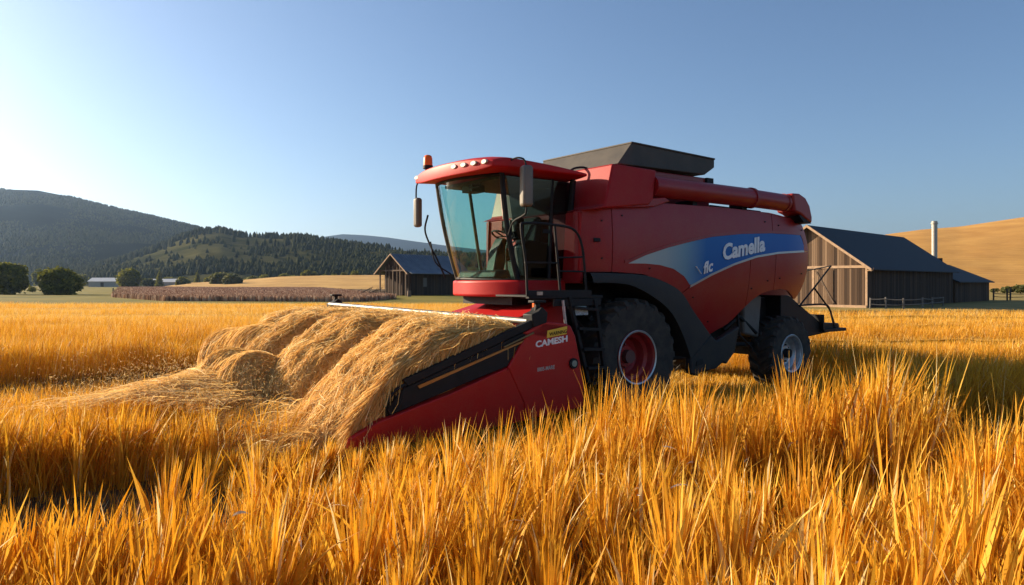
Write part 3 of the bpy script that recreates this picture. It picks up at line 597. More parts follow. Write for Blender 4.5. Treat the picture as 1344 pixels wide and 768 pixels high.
# roof with its visor
P = []; nu, nv = 16, 18
def roofp(a, s, top):
    v = .30 + 2.28 * s; fx = -2.72 - .16 * (1 - (2 * s - 1) ** 2); u = fx + (-.86 - fx) * a
    es = (2 * s - 1) ** 4;  ef = max(0, 1 - a * 5); z = 4.13 - .07 * es - .07 * ef * ef - .10 * a * a if top else 3.87 - .02 * ef + .05 * es
    if top: z += .0
    return (u, v, z)
b = MB(); top = [[roofp(i / nu, j / nv, True) for j in range(nv + 1)] for i in range(nu + 1)]; bot = [[roofp(i / nu, j / nv, False) for j in range(nv + 1)] for i in range(nu + 1)]
b.grid(top); b.grid(bot); b.grid([top[0], bot[0]]); b.grid([top[-1], bot[-1]]); b.grid([[r_[0] for r_ in top], [r_[0] for r_ in bot]]); b.grid([[r_[-1] for r_ in top], [r_[-1] for r_ in bot]])
rf = b.build('cab_roof', REDC, CO); bm = bmesh.new(); bm.from_mesh(rf.data); bmesh.ops.remove_doubles(bm, verts=bm.verts, dist=1e-4); bmesh.ops.recalc_face_normals(bm, faces=bm.faces); bm.to_mesh(rf.data); bm.free()
rf.data.shade_smooth(); md = rf.modifiers.new('b', 'BEVEL'); md.width = .025; md.segments = 3; md.limit_method = 'ANGLE'; md.angle_limit = R(40)
lamp_m = MB()
for v in (.47, .68, .90, 1.13, 2.48):
    s = (v - .3) / 2.28; fx = roofp(0, s, False)[0]
    MB().add([(fx - .012 + .02 * math.cos(a) * 0, v + .075 * math.cos(a), 3.985 + .036 * math.sin(a)) for a in np.linspace(0, 2 * math.pi, 13)[:-1]] + [(fx + .03, v + .08 * math.cos(a), 3.985 + .04 * math.sin(a)) for a in np.linspace(0, 2 * math.pi, 13)[:-1]],
             [list(range(12)), list(range(12, 24))[::-1]] + [[i, (i + 1) % 12, (i + 1) % 12 + 12, i + 12] for i in range(12)]).build('work_light', LENS, rf, bevel=.006)
bc = MB().tube([(-2.62, 2.33, 4.03), (-2.62, 2.33, 4.12), (-2.62, 2.33, 4.13)], [.05, .055, .085], 16).tube([(-2.62, 2.33, 4.13), (-2.62, 2.33, 4.18)], .085, 16).build('beacon', BLACK, CO, True)
MB().tube([(-2.62, 2.33, 4.18), (-2.62, 2.33, 4.30), (-2.62, 2.33, 4.345), (-2.62, 2.33, 4.36)], [.078, .074, .06, .03], 20).build('beacon_lens', ORA, bc, True, ang=60)
# mirrors
BACKM = mat('mirror_housing_plastic', (.16, .14, .11), .5, 0, 0, .1)
def mirror(c, w, h, d, arm, rz):
    a = MB().tube(arm, .014, 8).build('mirror_arm', BLACK, CO, True)
    b = MB().box((-d / 2, -w / 2, -h / 2), (d / 2, w / 2, h / 2)); o = b.build('mirror_housing', BACKM, a, bevel=.045, seg=4); o.location = c; o.rotation_euler = (0, 0, rz)
    g_ = MB().box((d / 2, -w / 2 + .03, -h / 2 + .03), (d / 2 + .004, w / 2 - .03, h / 2 - .03)).build('mirror_glass', CHROME, a); g_.location = c; g_.rotation_euler = (0, 0, rz)
mirror((-2.3, .06, 3.62), .19, .60, .16, smooth_pts([(-2.4, .34, 4.02), (-2.36, .15, 4.04), (-2.3, .06, 3.92), (-2.3, .06, 3.3), (-2.3, .12, 3.2), (-2.28, .4, 3.12), (-2.2, .64, 2.92)], 4), -.35)
mirror((-2.72, 2.50, 3.40), .13, .50, .12, smooth_pts([(-2.6, 2.4, 3.97), (-2.72, 2.5, 3.9), (-2.74, 2.52, 3.65), (-2.72, 2.50, 3.2)], 4), .2)
MB().tube(smooth_pts([(-2.62, 2.33, 3.35), (-2.66, 2.36, 3.1), (-2.6, 2.3, 2.85), (-2.52, 2.2, 2.6), (-2.36, 2.2, 2.3)], 5), .016).tube(smooth_pts([(-2.6, 2.28, 2.9), (-2.55, 2.2, 2.55), (-2.3, 2.1, 2.35)], 5), .012).build('wiper_arm', BLACK, CO, True)
MB().tube(smooth_pts([(-.9, .8, 3.98), (-.8, .7, 4.1), (-.6, .62, 4.12), (-.5, .6, 4.02)], 4), .018).tube([(-.95, .55, 3.9), (-.95, .6, 3.3)], .03).build('intake_hose', BLACK, CO, True)
# platform, rails, ladder
MB().box((-1.95, -.15, 1.97), (-.95, .66, 2.02)).box((-1.95, -.16, 1.86), (-1.0, -.12, 1.97)).build('platform', BLACK, CO, bevel=.008)
b = MB(); q = -.12
b.tube(smooth_pts([(-2.42, q, 2.02), (-2.45, q, 2.5), (-2.53, q, 2.98), (-2.45, q, 3.06), (-1.91, q, 3.06), (-1.52, q, 3.0), (-1.36, q, 2.75), (-1.3, q, 2.3), (-1.25, q, 1.8)], 5), .02)
b.tube([(-1.91, q, 3.06), (-1.85, q, 2.5), (-1.79, q, 2.0)], .02).tube([(-1.84, q, 2.58), (-1.35, q, 2.6)], .014).tube([(-1.82, q, 2.38), (-1.31, q, 2.38)], .014).tube([(-2.47, q, 2.5), (-1.86, q, 2.5)], .014)
b.build('handrail', BLACK, CO, True)
MB().box((-2.42, -.16, 1.98), (-1.2, -.08, 2.1)).box((-2.42, -.16, 2.0), (-1.9, .66, 2.03)).build('toe_board', BLACK, CO, bevel=.006)
MB().box((-2.28, -.175, 2.03), (-2.18, -.155, 2.08)).build('marker_lamp', LENS, CO); MB().box((-2.3, -.12, 1.85), (-2.22, -.08, 1.95)).build('marker_lamp', ORA, CO)
b = MB(); ra = ((-1.66, 2.0), (-1.27, .68)); rb = ((-1.14, 1.95), (-.90, .68)); lv = -.16
for (p0, p1) in (ra, rb):
    b.hexa([(p1[0] - .03, lv - .03, p1[1]), (p1[0] + .03, lv - .03, p1[1]), (p1[0] + .03, lv + .03, p1[1]), (p1[0] - .03, lv + .03, p1[1]), (p0[0] - .03, lv - .03, p0[1]), (p0[0] + .03, lv - .03, p0[1]), (p0[0] + .03, lv + .03, p0[1]), (p0[0] - .03, lv + .03, p0[1])])
ld = b.build('ladder', BLACK, CO, bevel=.006)
for tt in (.12, .36, .6, .82, 1.0):
    a = (ra[0][0] + (ra[1][0] - ra[0][0]) * tt, ra[0][1] + (ra[1][1] - ra[0][1]) * tt); c = (rb[0][0] + (rb[1][0] - rb[0][0]) * tt, rb[0][1] + (rb[1][1] - rb[0][1]) * tt)
    MB().hexa([(a[0], lv - .08, a[1] - .02), (c[0], lv - .08, c[1] - .02), (c[0], lv + .1, c[1] - .02), (a[0], lv + .1, a[1] - .02), (a[0], lv - .08, a[1] + .02), (c[0], lv - .08, c[1] + .02), (c[0], lv + .1, c[1] + .02), (a[0], lv + .1, a[1] + .02)]).build('rung', BLACK, ld)
MB().tube([(-1.82, -.2, 1.95), (-1.75, -.2, 1.5), (-1.68, -.2, 1.2)], .022).build('ladder_handle', RIMS, ld, True)
MB().box((-1.5, -.12, 1.72), (-1.24, -.11, 1.88)).build('warning_label', mat('pale_blue_label', (.35, .45, .55), .5, var=.4, scale=30), ld)
# feeder house and hydraulic parts between cab and header
MB().hexa([(-2.8, 1.2, .7), (-.9, 1.1, 1.1), (-.9, 2.5, 1.1), (-2.8, 2.4, .7), (-2.8, 1.2, 1.55), (-.9, 1.1, 2.0), (-.9, 2.5, 2.0), (-2.8, 2.4, 1.55)]).build('feeder_house', REDC, CO, bevel=.04)
MB().hexa([(-2.75, .1, 1.3), (-1.3, .3, 1.4), (-1.3, 1.1, 1.4), (-2.75, 1.1, 1.3), (-2.7, .1, 1.62), (-1.3, .3, 1.95), (-1.3, 1.1, 1.95), (-2.7, 1.1, 1.62)]).build('feeder_shield', REDC, CO, bevel=.04)
MB().box((-2.0, .8, 1.86), (-1.2, 2.2, 1.99)).build('cab_mount', BLACK, CO)

# ---- header
hd = MB().hexa([(-2.65, -.45, .25), (-2.5, -.45, .25), (-2.5, 6.25, .25), (-2.65, 6.25, .25), (-2.65, -.45, 1.5), (-2.55, -.45, 1.5), (-2.55, 6.25, 1.5), (-2.65, 6.25, 1.5)]).box((-4.4, -.45, .2), (-2.6, 6.25, .25)).build('header', RED2, CO)
PL = [(-2.51, 1.66), (-2.02, 1.61), (-1.93, 1.46), (-1.76, .8), (-1.78, .42), (-2.83, .36), (-2.86, .6), (-3.12, 1.09), (-2.80, 1.52)]
MB().prism(PL, -.6, -.46).build('end_plate', RED2, hd, bevel=.02)
MB().prism([(-2.86, 1.53), (-2.50, 1.68), (-2.06, 1.63), (-2.5, 1.45)], -.6, -.15).build('end_plate_top', RED2, hd, bevel=.015)
# crop divider: a long wedge tapering to its point
def wedge(v0, v1, sgn):
    secs = [(-2.87, .36, 1.10 - .50 + .10, .30), (-3.14, .34, 1.085, .30), (-4.0, .32, .83, .26), (-5.0, .28, .59, .16), (-5.38, .33, .43, .05)]
    P = []
    for u, zb, zt, wd in secs:
        P.append([(u, v0, zb), (u, v0, zt), (u, v0 + sgn * wd * .55, zt + .02), (u, v0 + sgn * wd, zt - .06), (u, v0 + sgn * wd, zb), (u, v0, zb)])
    secs2 = P[1:]; b = MB(); b.grid(secs2); n = 5
    b.add(secs2[0][:5], [[0, 1, 2, 3, 4]]); b.add(secs2[-1][:5], [[4, 3, 2, 1, 0]]); return b
wedge(-.61, 0, 1).build('crop_divider', RED2, hd, bevel=.012)
MB().prism([(-2.845, .36), (-2.865, .6), (-3.12, 1.085), (-3.14, 1.0), (-3.14, .34)], -.6, -.42).build('divider_root', RED2, hd)
wedge(6.4, 0, -1).build('crop_divider', RED2, hd, bevel=.012)
MB().prism(PL, 6.26, 6.4).build('end_plate', RED2, hd, bevel=.02)
# lettering on the end plate
def on_plate(u0, z0, sl, off=.604):
    return lambda x, y, z: Vector((u0 + x, -off - z, z0 + y + x * sl))
lettering('lettering', 'CAMESH', WHITE, hd, on_plate(-2.66, 1.33, .10), .118, .004, 0, .003, 1.28)
lettering('lettering', '8805-MARE', SILV, hd, on_plate(-2.63, 1.00, .06), .075, .001, 0, .002, .85)
MB().prism([(-2.46, 1.45), (-2.10, 1.49), (-2.09, 1.60), (-2.45, 1.55)], -.606, -.6).build('warning_sticker', YEL, hd)
lettering('lettering', 'WARNING', BLACK, hd, on_plate(-2.42, 1.475, .10, .609), .07, .001, 0, .001, .95)
lp = MB().tube([(-1.98, -.6, 1.07), (-1.98, -.63, 1.07)], .075, 20).build('reflector_mount', BLACK, hd, True); MB().tube([(-1.98, -.63, 1.07), (-1.98, -.64, 1.07)], .045, 20).build('reflector', mat('reflector_glass', (.25, .3, .25), .2), lp, True)
# black reel arms
for v0, far in ((-.58, 0), (6.2, 1)):
    a = MB().prism([(-2.56, 1.76), (-2.50, 1.68), (-2.64, 1.62), (-4.62, .97), (-4.68, 1.05)], v0 - .03, v0 + .06).build('reel_arm', BLACK, hd, bevel=.012)
    MB().prism([(-2.72, 1.58), (-2.86, 1.45), (-3.12, 1.10), (-4.05, .86), (-4.84, .64), (-4.88, .72), (-4.66, .95)], v0, v0 + .14).build('arm_shield', BLACK, a, bevel=.012)
    MB().prism([(-2.85, 1.44), (-2.9, 1.40), (-4.45, .93), (-4.48, .965)], v0 - .02, v0 + .0).tube([(-2.7, v0 - .03, 1.53), (-3.2, v0 - .03, 1.36)], .016).build('tan_streak_and_rod', mat('tan_reflection_and_rod', (.25, .15, .06), .35, .8), a)  # strip along the arm paints a tan reflection; the tube is a rod
    MB().tube(smooth_pts([(-4.62, v0, 1.0), (-4.8, v0 - .02, .92), (-4.9, v0, .75), (-4.85, v0 + .05, .62)], 4), .02).tube(smooth_pts([(-4.66, v0 - .03, .98), (-4.72, v0 - .05, .8), (-4.82, v0 - .04, .66)], 4), .007).tube(smooth_pts([(-4.72, v0 - .04, .95), (-4.80, v0 - .05, .8), (-4.78, v0 - .04, .68)], 4), .007).build('hose_end', BLACK, a, True)
    MB().prism([(-2.72, 1.60), (-2.48, 1.66), (-2.46, 1.80), (-2.56, 1.88), (-2.62, 1.82), (-2.74, 1.78)], v0 - .05, v0 + .16).tube([(-2.58, v0 + .05, 1.8), (-2.56, v0 + .05, 1.95)], .04, 10).box((-2.68, v0 - .02, 1.93), (-2.46, v0 + .12, 1.97)).build('bracket', BLACK, a, bevel=.02)
MB().tube([(-2.70, -.50, 1.68), (-2.72, 6.2, 1.76)], .046, 20).build('cross_tube', CHROME, hd, True)
MB().tube([(-3.4, -.4, .7), (-3.4, 6.2, .7)], .3, 20).build('header_auger', CHROME, hd, True)

# ------------------------------------------------------------ cut straw heaped on the header (built in the machine's frame)
PROF = np.array([(-2.60, 1.50), (-2.9, 1.64), (-3.3, 1.66), (-3.75, 1.58), (-4.2, 1.40), (-4.6, 1.14), (-4.95, .80), (-5.25, .42), (-5.6, .12), (-6.1, -.02)])
def heap(s, v):
    # s 0..1 over the drape, v across; arrays
    s = np.asarray(s, float); v = np.asarray(v, float)
    i = np.linspace(0, 1, len(PROF)); u = np.interp(s, i, PROF[:, 0]); z = np.interp(s, i, PROF[:, 1])
    # folds: rounded lobes parted by sharp grooves that slant across the drape
    q = v + .55 * np.sin(s * 3.0) - .15
    g1 = np.exp(-((q - 3.95) / .20) ** 2); g2 = np.exp(-((q - 1.75) / .16) ** 2); g3 = np.exp(-((q - 5.25) / .2) ** 2); g4 = np.exp(-((q - .75) / .14) ** 2)
    env = np.clip((s - .22) / .2, 0, 1)
    dep = .55 * g1 + .26 * g2 + .14 * g3 + .10 * g4
    lobe = .16 * np.abs(np.sin((q - 1.75) * 1.45)) + .10 * vnoise(q * 1.2, s * 5, 1.2, 71) + .05 * vnoise(q * 3, s * 9, 1.6, 72)
    off = (lobe - dep - .06) * env + .10 * (vnoise(q * 2.4, s * 14, 1.1, 76) - .5) * np.clip(env + .25, 0, 1) + .05 * (vnoise(q * 7, s * 30, 1.1, 77) - .5)
    nx = -np.interp(s, [0, .3, .6, .8, 1], [0, .25, .8, .9, .6]); nz = np.interp(s, [0, .3, .6, .8, 1], [1, .95, .6, .35, .3])
    u = u + nx * off; z = z + nz * off
    # the middle is undercut where the loose straw has not yet fallen
    und = np.exp(-((v - 2.05) / .62) ** 2) * np.clip((s - .6) / .35, 0, 1); u = u + 1.1 * und * np.clip(s - .55, 0, 1) * 1.6
    # ends round off
    e = np.clip((v - 5.3) / 1.0, 0, 1) ** 2; z = z - e * .35 * np.clip(s * 2, 0, 1); u = u + e * .3 * s
    e2 = np.clip((.1 - v) / .6, 0, 1) ** 2; z = z - e2 * .07
    z = z + .04 * vnoise(u * 2, v * 2, 1.5, 73) - .02
    return u, v, z
HEAPM = mat('packed_straw', (.66, .42, .15), .9, 0, 0, 0, 9, 1, (.34, .18, .05), 60, spec=.1)
S_, V_ = np.meshgrid(np.linspace(0, 1, 110), np.linspace(-.52, 6.35, 170), indexing='ij'); U, Vv, Z = heap(S_, V_); Z[:, 0] = np.minimum(Z[:, 0], .5); Z[:, -1] = np.minimum(Z[:, -1], .4)
I = np.arange(110 * 170).reshape(110, 170); Fh = np.stack([I[:-1, :-1], I[1:, :-1], I[1:, 1:], I[:-1, 1:]], -1).reshape(-1, 4)
def l2w(u, v, z): return np.stack([W0[0] + u * AX[0] + v * BX[0], W0[1] + u * AX[1] + v * BX[1], z], -1)
Vtx = [l2w(U, Vv, Z - .03).reshape(-1, 3)]; Fall = [Fh]
# rolled swath in front of the heap
def roll(t, a, rr=1.0):
    # t along the roll's axis 0..1, a angle
    cu = -5.30 - .12 * t; cv = 2.55 + 1.6 * t; cz = .50 + .12 * np.sin(t * 3); r = (.46 + .07 * np.sin(t * 9) + .05 * vnoise(t * 5, a * 1.2, 1.5, 74)) * (1 - .25 * (2 * t - 1) ** 4) * rr
    return cu + r * np.cos(a) * .95, cv + .12 * np.cos(a), cz + r * np.sin(a)
def roll2(t, a, rr=1.0):
    cu = -4.42 - .50 * t; cv = 4.3 + 1.75 * t; cz = .72 + .05 * np.sin(t * 4); r = (.58 + .06 * np.sin(t * 8) + .06 * vnoise(t * 5, a * 1.2, 1.5, 78)) * (1 - .30 * (2 * t - 1) ** 4) * rr
    return cu + r * np.cos(a) * .9, cv + .10 * np.cos(a), cz + r * np.sin(a)
tt, aa = np.meshgrid(np.linspace(0, 1, 30), np.linspace(0, 2 * math.pi, 41), indexing='ij'); U2, V2, Z2 = roll(tt, aa, .96)
I2 = np.arange(30 * 41).reshape(30, 41) + 110 * 170; Fall.append(np.stack([I2[:-1, :-1], I2[1:, :-1], I2[1:, 1:], I2[:-1, 1:]], -1).reshape(-1, 4)); Vtx.append(l2w(U2, V2, Z2).reshape(-1, 3))
U3, V3, Z3 = roll2(tt, aa, .96); Fall.append(Fall[-1] + 30 * 41); Vtx.append(l2w(U3, V3, Z3).reshape(-1, 3))
core = fast_mesh('straw_mound', np.concatenate(Vtx), np.concatenate(Fall), None, np.full(110 * 170 + 2 * 30 * 41, .4), HEAPM, smooth=True)
tag(core, 'heap of pale cut straw rolling over the front of the header', 'straw', None, 'stuff')
# straws combed along the drape
def straws(C, wid, bias=0.0):
    n, k, _ = C.shape; d = np.diff(C, axis=1); d = np.concatenate([d, d[:, -1:]], 1); d /= np.linalg.norm(d, axis=-1, keepdims=True) + 1e-9
    r = RNG.normal(0, 1, (n, 1, 3)); w_ = np.cross(d, r); w_ /= np.linalg.norm(w_, axis=-1, keepdims=True) + 1e-9
    tint = np.clip(RNG.normal(.5 + bias, .25, n), 0, 1); return ribbons(C, w_ * wid[:, None, None] * .5, tint)
parts = []
n = 80000; k = 6; s0 = RNG.beta(1.1, 1.0, n) * .98; v0 = RNG.uniform(-.5, 6.3, n); ln = RNG.uniform(.06, .17, n); lift = np.abs(RNG.normal(0, .018, n)) + .005
tk = np.linspace(0, 1, k); ss = np.clip(s0[:, None] + ln[:, None] * tk, 0, 1); dv = RNG.normal(0, .22, n) + .35 * (vnoise(v0 * 1.5, s0 * 5, 1, 75) - .35)
vv = v0[:, None] + dv[:, None] * ln[:, None] * 4 * tk + RNG.normal(0, .03, n)[:, None] * np.sin(tk * 3)
wig = .035 * RNG.normal(0, 1, n)[:, None] * np.sin(tk * 6 + RNG.uniform(0, 6, n)[:, None]); u, v, z = heap(ss, vv + wig); z = z + lift[:, None] + (RNG.normal(0, .02, n)[:, None] * tk ** 2); u = u - lift[:, None] * .5
parts.append(straws(l2w(u, v, z), RNG.uniform(.004, .010, n)))
for rl, n in ((roll, 15000), (roll2, 16000)):
  t0 = RNG.random(n); a0 = RNG.uniform(-.6, 3.8, n); al = RNG.uniform(.5, 1.3, n); rr = 1 + np.abs(RNG.normal(0, .05, n))
  t1 = t0[:, None] + RNG.normal(0, .12, n)[:, None] * tk; a1 = a0[:, None] + al[:, None] * tk
  u, v, z = rl(t1, a1, rr[:, None]); parts.append(straws(l2w(u, v, np.maximum(z, .03)), RNG.uniform(.006, .013, n)))
# short broken straws lying crosswise in the heap
n = 26000; s0 = RNG.random(n) ** .9 * .97; v0 = RNG.uniform(-.45, 6.25, n); an = RNG.uniform(0, 2 * math.pi, n); Ls = RNG.uniform(.08, .32, n)
ss = np.clip(s0[:, None] + (np.sin(an) * Ls)[:, None] * (tk - .5) * .24, 0, 1); vv = v0[:, None] + (np.cos(an) * Ls)[:, None] * (tk - .5)
u, v, z = heap(ss, vv); z = z + .012 + np.abs(RNG.normal(0, .035, n))[:, None] + RNG.normal(0, .05, n)[:, None] * (tk - .5); parts.append(straws(l2w(u - .02, v, z), RNG.uniform(.004, .009, n), .15))
# straws hanging over the near edge inside the arm
n = 5000; s0 = RNG.uniform(.0, .72, n); v0 = RNG.uniform(-.50, -.35, n); u, v, z = heap(s0, v0); dr = RNG.uniform(.1, .45, n)
uu = u[:, None] - RNG.uniform(0, .35, n)[:, None] * tk; vw = v0[:, None] - .06 * np.sin(tk * 2) + RNG.normal(0, .02, n)[:, None] * tk; zz = z[:, None] + .02 - dr[:, None] * tk ** 1.5
parts.append(straws(l2w(uu, vw, zz), RNG.uniform(.004, .010, n)))
# loose straw spilling to the ground between the lobes and towards the divider tip
n = 6000; pu = RNG.uniform(-6.1, -4.7, n); pv = RNG.uniform(-.15, 2.6, n); a = RNG.normal(math.pi * .93, .5, n); L = RNG.uniform(.3, .9, n); h0 = RNG.random(n) ** 2 * .5
h0 = h0 * np.clip(1 - (np.abs(pu + 5.2) / 1.6), .05, 1) * 1.2
uu = pu[:, None] + np.cos(a)[:, None] * L[:, None] * (tk - .3); vw = pv[:, None] + np.sin(a)[:, None] * L[:, None] * (tk - .3) + RNG.normal(0, .1, n)[:, None] * tk ** 2
zz = h0[:, None] + .35 * L[:, None] * RNG.random(n)[:, None] * np.sin(tk * math.pi) - tk * h0[:, None] * .6 + .03
parts.append(straws(l2w(uu, vw, np.maximum(zz, .02)), RNG.uniform(.006, .013, n), .1))
# stream of straw trailing over the standing crop to the left
n = 6500; tp = RNG.random(n) ** 1.6 * .92; cen = np.array([(-5.0, 13.2, .85), (-4.9, 12.3, .78), (-4.75, 11.2, .80), (-4.7, 10.2, .82), (-4.75, 9.5, .80), (-4.85, 9.0, .78)])
ti = np.linspace(0, 1, 6); sg = .22 + .45 * tp ** 2; ox = RNG.normal(0, 1, n) * sg; L = RNG.uniform(.06, .17, n); wv_ = RNG.normal(0, .16, n)
tq = np.clip(tp[:, None] + L[:, None] * (tk - .5), 0, 1)
xx = np.interp(tq, ti, cen[:, 0]) + (ox * (1 + .2 * RNG.normal(0, 1, n)))[:, None] + wv_[:, None] * (tk - .5) * 2
yy = np.interp(tq, ti, cen[:, 1]) + RNG.normal(0, .2, n)[:, None]; zz = np.interp(tq, ti, cen[:, 2]) - (.10 * np.abs(ox / sg))[:, None] + RNG.normal(0, .04, n)[:, None] + .04 * np.sin(tk * 3)
parts.append(straws(np.stack([xx, yy, zz], -1), RNG.uniform(.004, .009, n), .12))
# chaff hanging in the air round the heap
n = 5000; xx = RNG.normal(-4.6, .9, n); yy = RNG.normal(10.6, 1.3, n); zz = .7 + np.abs(RNG.normal(0, .22, n)); dd = RNG.normal(0, .02, (n, 1, 3)) * tk[None, :, None]
parts.append(straws(np.stack([xx, yy, zz], -1)[:, None] + dd, RNG.uniform(.002, .004, n), .3))
o_ = 0; Vs, Fs, Ts = [], [], []
for V, F, T in parts: Vs.append(V); Fs.append(F + o_); Ts.append(T); o_ += len(V)
lo = fast_mesh('loose_straw', np.concatenate(Vs), np.concatenate(Fs), None, np.concatenate(Ts), STRAW); tag(lo, 'long pale straws combed over the heap and trailing into the crop', 'straw', None, 'stuff')
# ------------------------------------------------------------ barns
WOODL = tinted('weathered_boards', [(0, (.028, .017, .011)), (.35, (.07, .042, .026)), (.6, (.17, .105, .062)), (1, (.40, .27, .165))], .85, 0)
ROOFD = mat('dark_shingle_roof', (.022, .034, .045), .75, 0, 0, 0, 1.5, .6, (.012, .018, .024), 6)
TRIM = mat('pale_timber_trim', (.50, .33, .20), .8, 0, 0, .2, 5)
WOODT = mat('grey_timber', (.15, .10, .065), .85, 0, 0, .3, 6)
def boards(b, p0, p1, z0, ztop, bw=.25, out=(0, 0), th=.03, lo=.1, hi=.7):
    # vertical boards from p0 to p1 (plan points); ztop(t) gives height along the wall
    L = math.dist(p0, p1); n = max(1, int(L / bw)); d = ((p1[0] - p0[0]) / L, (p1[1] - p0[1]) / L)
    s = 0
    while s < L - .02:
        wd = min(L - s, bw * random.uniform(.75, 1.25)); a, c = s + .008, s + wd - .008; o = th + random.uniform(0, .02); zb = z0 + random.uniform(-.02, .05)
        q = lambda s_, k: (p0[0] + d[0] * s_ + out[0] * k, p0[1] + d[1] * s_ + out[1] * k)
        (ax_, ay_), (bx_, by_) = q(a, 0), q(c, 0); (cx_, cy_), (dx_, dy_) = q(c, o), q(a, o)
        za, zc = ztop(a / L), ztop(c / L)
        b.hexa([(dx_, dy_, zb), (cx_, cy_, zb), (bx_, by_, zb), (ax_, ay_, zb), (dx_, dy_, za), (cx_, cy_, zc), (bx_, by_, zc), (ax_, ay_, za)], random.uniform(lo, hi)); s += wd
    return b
def barn(loc, rz, w, l, eave, ridge, label, roofm, over=.5, trim=TRIM, door=True, porch=False):
    # local: gable face at y=0 spanning x 0..-w, side wall along +y at x=0
    root = empty('barn', loc, rz); tag(root, label, 'barn')
    core = mat('dark_barn_core', (.03, .022, .015), .9)
    y0 = 1.3 if porch else 0
    MB().add([(-.05, y0 + .05, 0), (-w + .05, y0 + .05, 0), (-w + .05, l - .05, 0), (-.05, l - .05, 0), (-.05, y0 + .05, eave - .05), (-w + .05, y0 + .05, eave - .05), (-w + .05, l - .05, eave - .05), (-.05, l - .05, eave - .05), (-w / 2, y0 + .05, ridge - .1), (-w / 2, l - .05, ridge - .1)],
             [(0, 1, 5, 8, 4), (3, 7, 9, 6, 2), (0, 4, 7, 3), (1, 2, 6, 5), (4, 8, 9, 7), (5, 6, 9, 8)]).build('inner_wall', core, root)
    zt = lambda t: eave + (ridge - eave) * (1 - abs(2 * t - 1)) - .05
    boards(MB(), (0, y0), (-w, y0), 0, zt, .22, (0, -1), lo=.15 if not porch else .0, hi=.86 if not porch else .45).build('gable_wall', WOODL, root)  # porch gable boards painted darker for the shade of an open front
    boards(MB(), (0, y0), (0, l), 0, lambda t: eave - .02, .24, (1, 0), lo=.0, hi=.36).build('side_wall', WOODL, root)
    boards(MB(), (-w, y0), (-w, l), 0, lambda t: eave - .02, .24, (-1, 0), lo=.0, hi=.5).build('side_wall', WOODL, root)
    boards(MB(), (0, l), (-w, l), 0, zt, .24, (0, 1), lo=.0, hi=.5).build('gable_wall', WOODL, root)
    sl = (ridge - eave) / (w / 2); ex = over; rt = .1
    b = MB()
    for s in (0, 1):
        xe = ex if s == 0 else -w - ex; ze = eave - sl * ex
        b.hexa([(xe, -.45, ze), (-w / 2, -.45, ridge), (-w / 2, l + .4, ridge), (xe, l + .4, ze), (xe, -.45, ze + rt), (-w / 2, -.45, ridge + rt), (-w / 2, l + .4, ridge + rt), (xe, l + .4, ze + rt)])
    rf = b.build('roof', roofm, root)
    b = MB()
    for s in (0, 1):
        xe = ex if s == 0 else -w - ex; ze = eave - sl * ex
        b.hexa([(xe, -.55, ze - .12), (-w / 2, -.55, ridge - .12), (-w / 2, -.46, ridge - .12), (xe, -.46, ze - .12), (xe, -.55, ze + .13), (-w / 2, -.55, ridge + .13), (-w / 2, -.46, ridge + .13), (xe, -.46, ze + .13)])
    b.build('rake_board', trim, rf)
    return root, core
RZ1 = math.atan2(17, 17.8) - math.pi / 2
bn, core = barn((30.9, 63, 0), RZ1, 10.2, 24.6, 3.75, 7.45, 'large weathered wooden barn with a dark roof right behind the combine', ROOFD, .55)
MB().box((-10.2, -.1, 3.55), (-.1, -.05, 3.78)).box((-.12, -.1, 0), (.06, -.035, 3.7)).box((-10.1, -.16, .02), (0, -.06, .28)).box((-4.8, -.09, .3), (-4.6, -.05, 3.5)).build('timber_frame', TRIM, bn)
MB().tube([(.1, -.2, 3.3), (.55, -.2, 3.35), (.62, -.2, 3.55)], .05, 8).build('gutter', TRIM, bn)
dr = MB()
boards(dr, (-2.9, -.06), (-4.55, -.06), .25, lambda t: 3.4, .2, (0, -1), lo=.4, hi=.9); dr = dr.build('barn_door', WOODL, bn)
MB().hexa([(-2.9, -.13, .4), (-2.75, -.13, .4), (-2.75, -.1, .4), (-2.9, -.1, .4), (-4.5, -.13, 3.3), (-4.35, -.13, 3.3), (-4.35, -.1, 3.3), (-4.5, -.1, 3.3)]).build('brace', WOODT, dr)
# lower shed continuing behind it
sh = empty('shed', (49.2, 80.4, 0), RZ1); tag(sh, 'low dark shed adjoining the far end of the large right barn', 'shed')
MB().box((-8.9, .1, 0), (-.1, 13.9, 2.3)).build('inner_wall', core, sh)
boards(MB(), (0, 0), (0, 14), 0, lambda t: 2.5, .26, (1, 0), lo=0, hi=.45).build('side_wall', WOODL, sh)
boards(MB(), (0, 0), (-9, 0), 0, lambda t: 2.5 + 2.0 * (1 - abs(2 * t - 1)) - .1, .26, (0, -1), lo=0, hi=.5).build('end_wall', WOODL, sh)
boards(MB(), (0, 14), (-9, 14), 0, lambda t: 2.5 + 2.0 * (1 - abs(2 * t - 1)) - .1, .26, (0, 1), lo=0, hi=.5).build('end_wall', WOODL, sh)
b = MB()
for xe in (.5, -9.5): b.hexa([(xe, -.1, 2.28), (-4.5, -.1, 4.5), (-4.5, 14.6, 4.5), (xe, 14.6, 2.28), (xe, -.1, 2.38), (-4.5, -.1, 4.6), (-4.5, 14.6, 4.6), (xe, 14.6, 2.38)])
b.build('roof', ROOFD, sh)
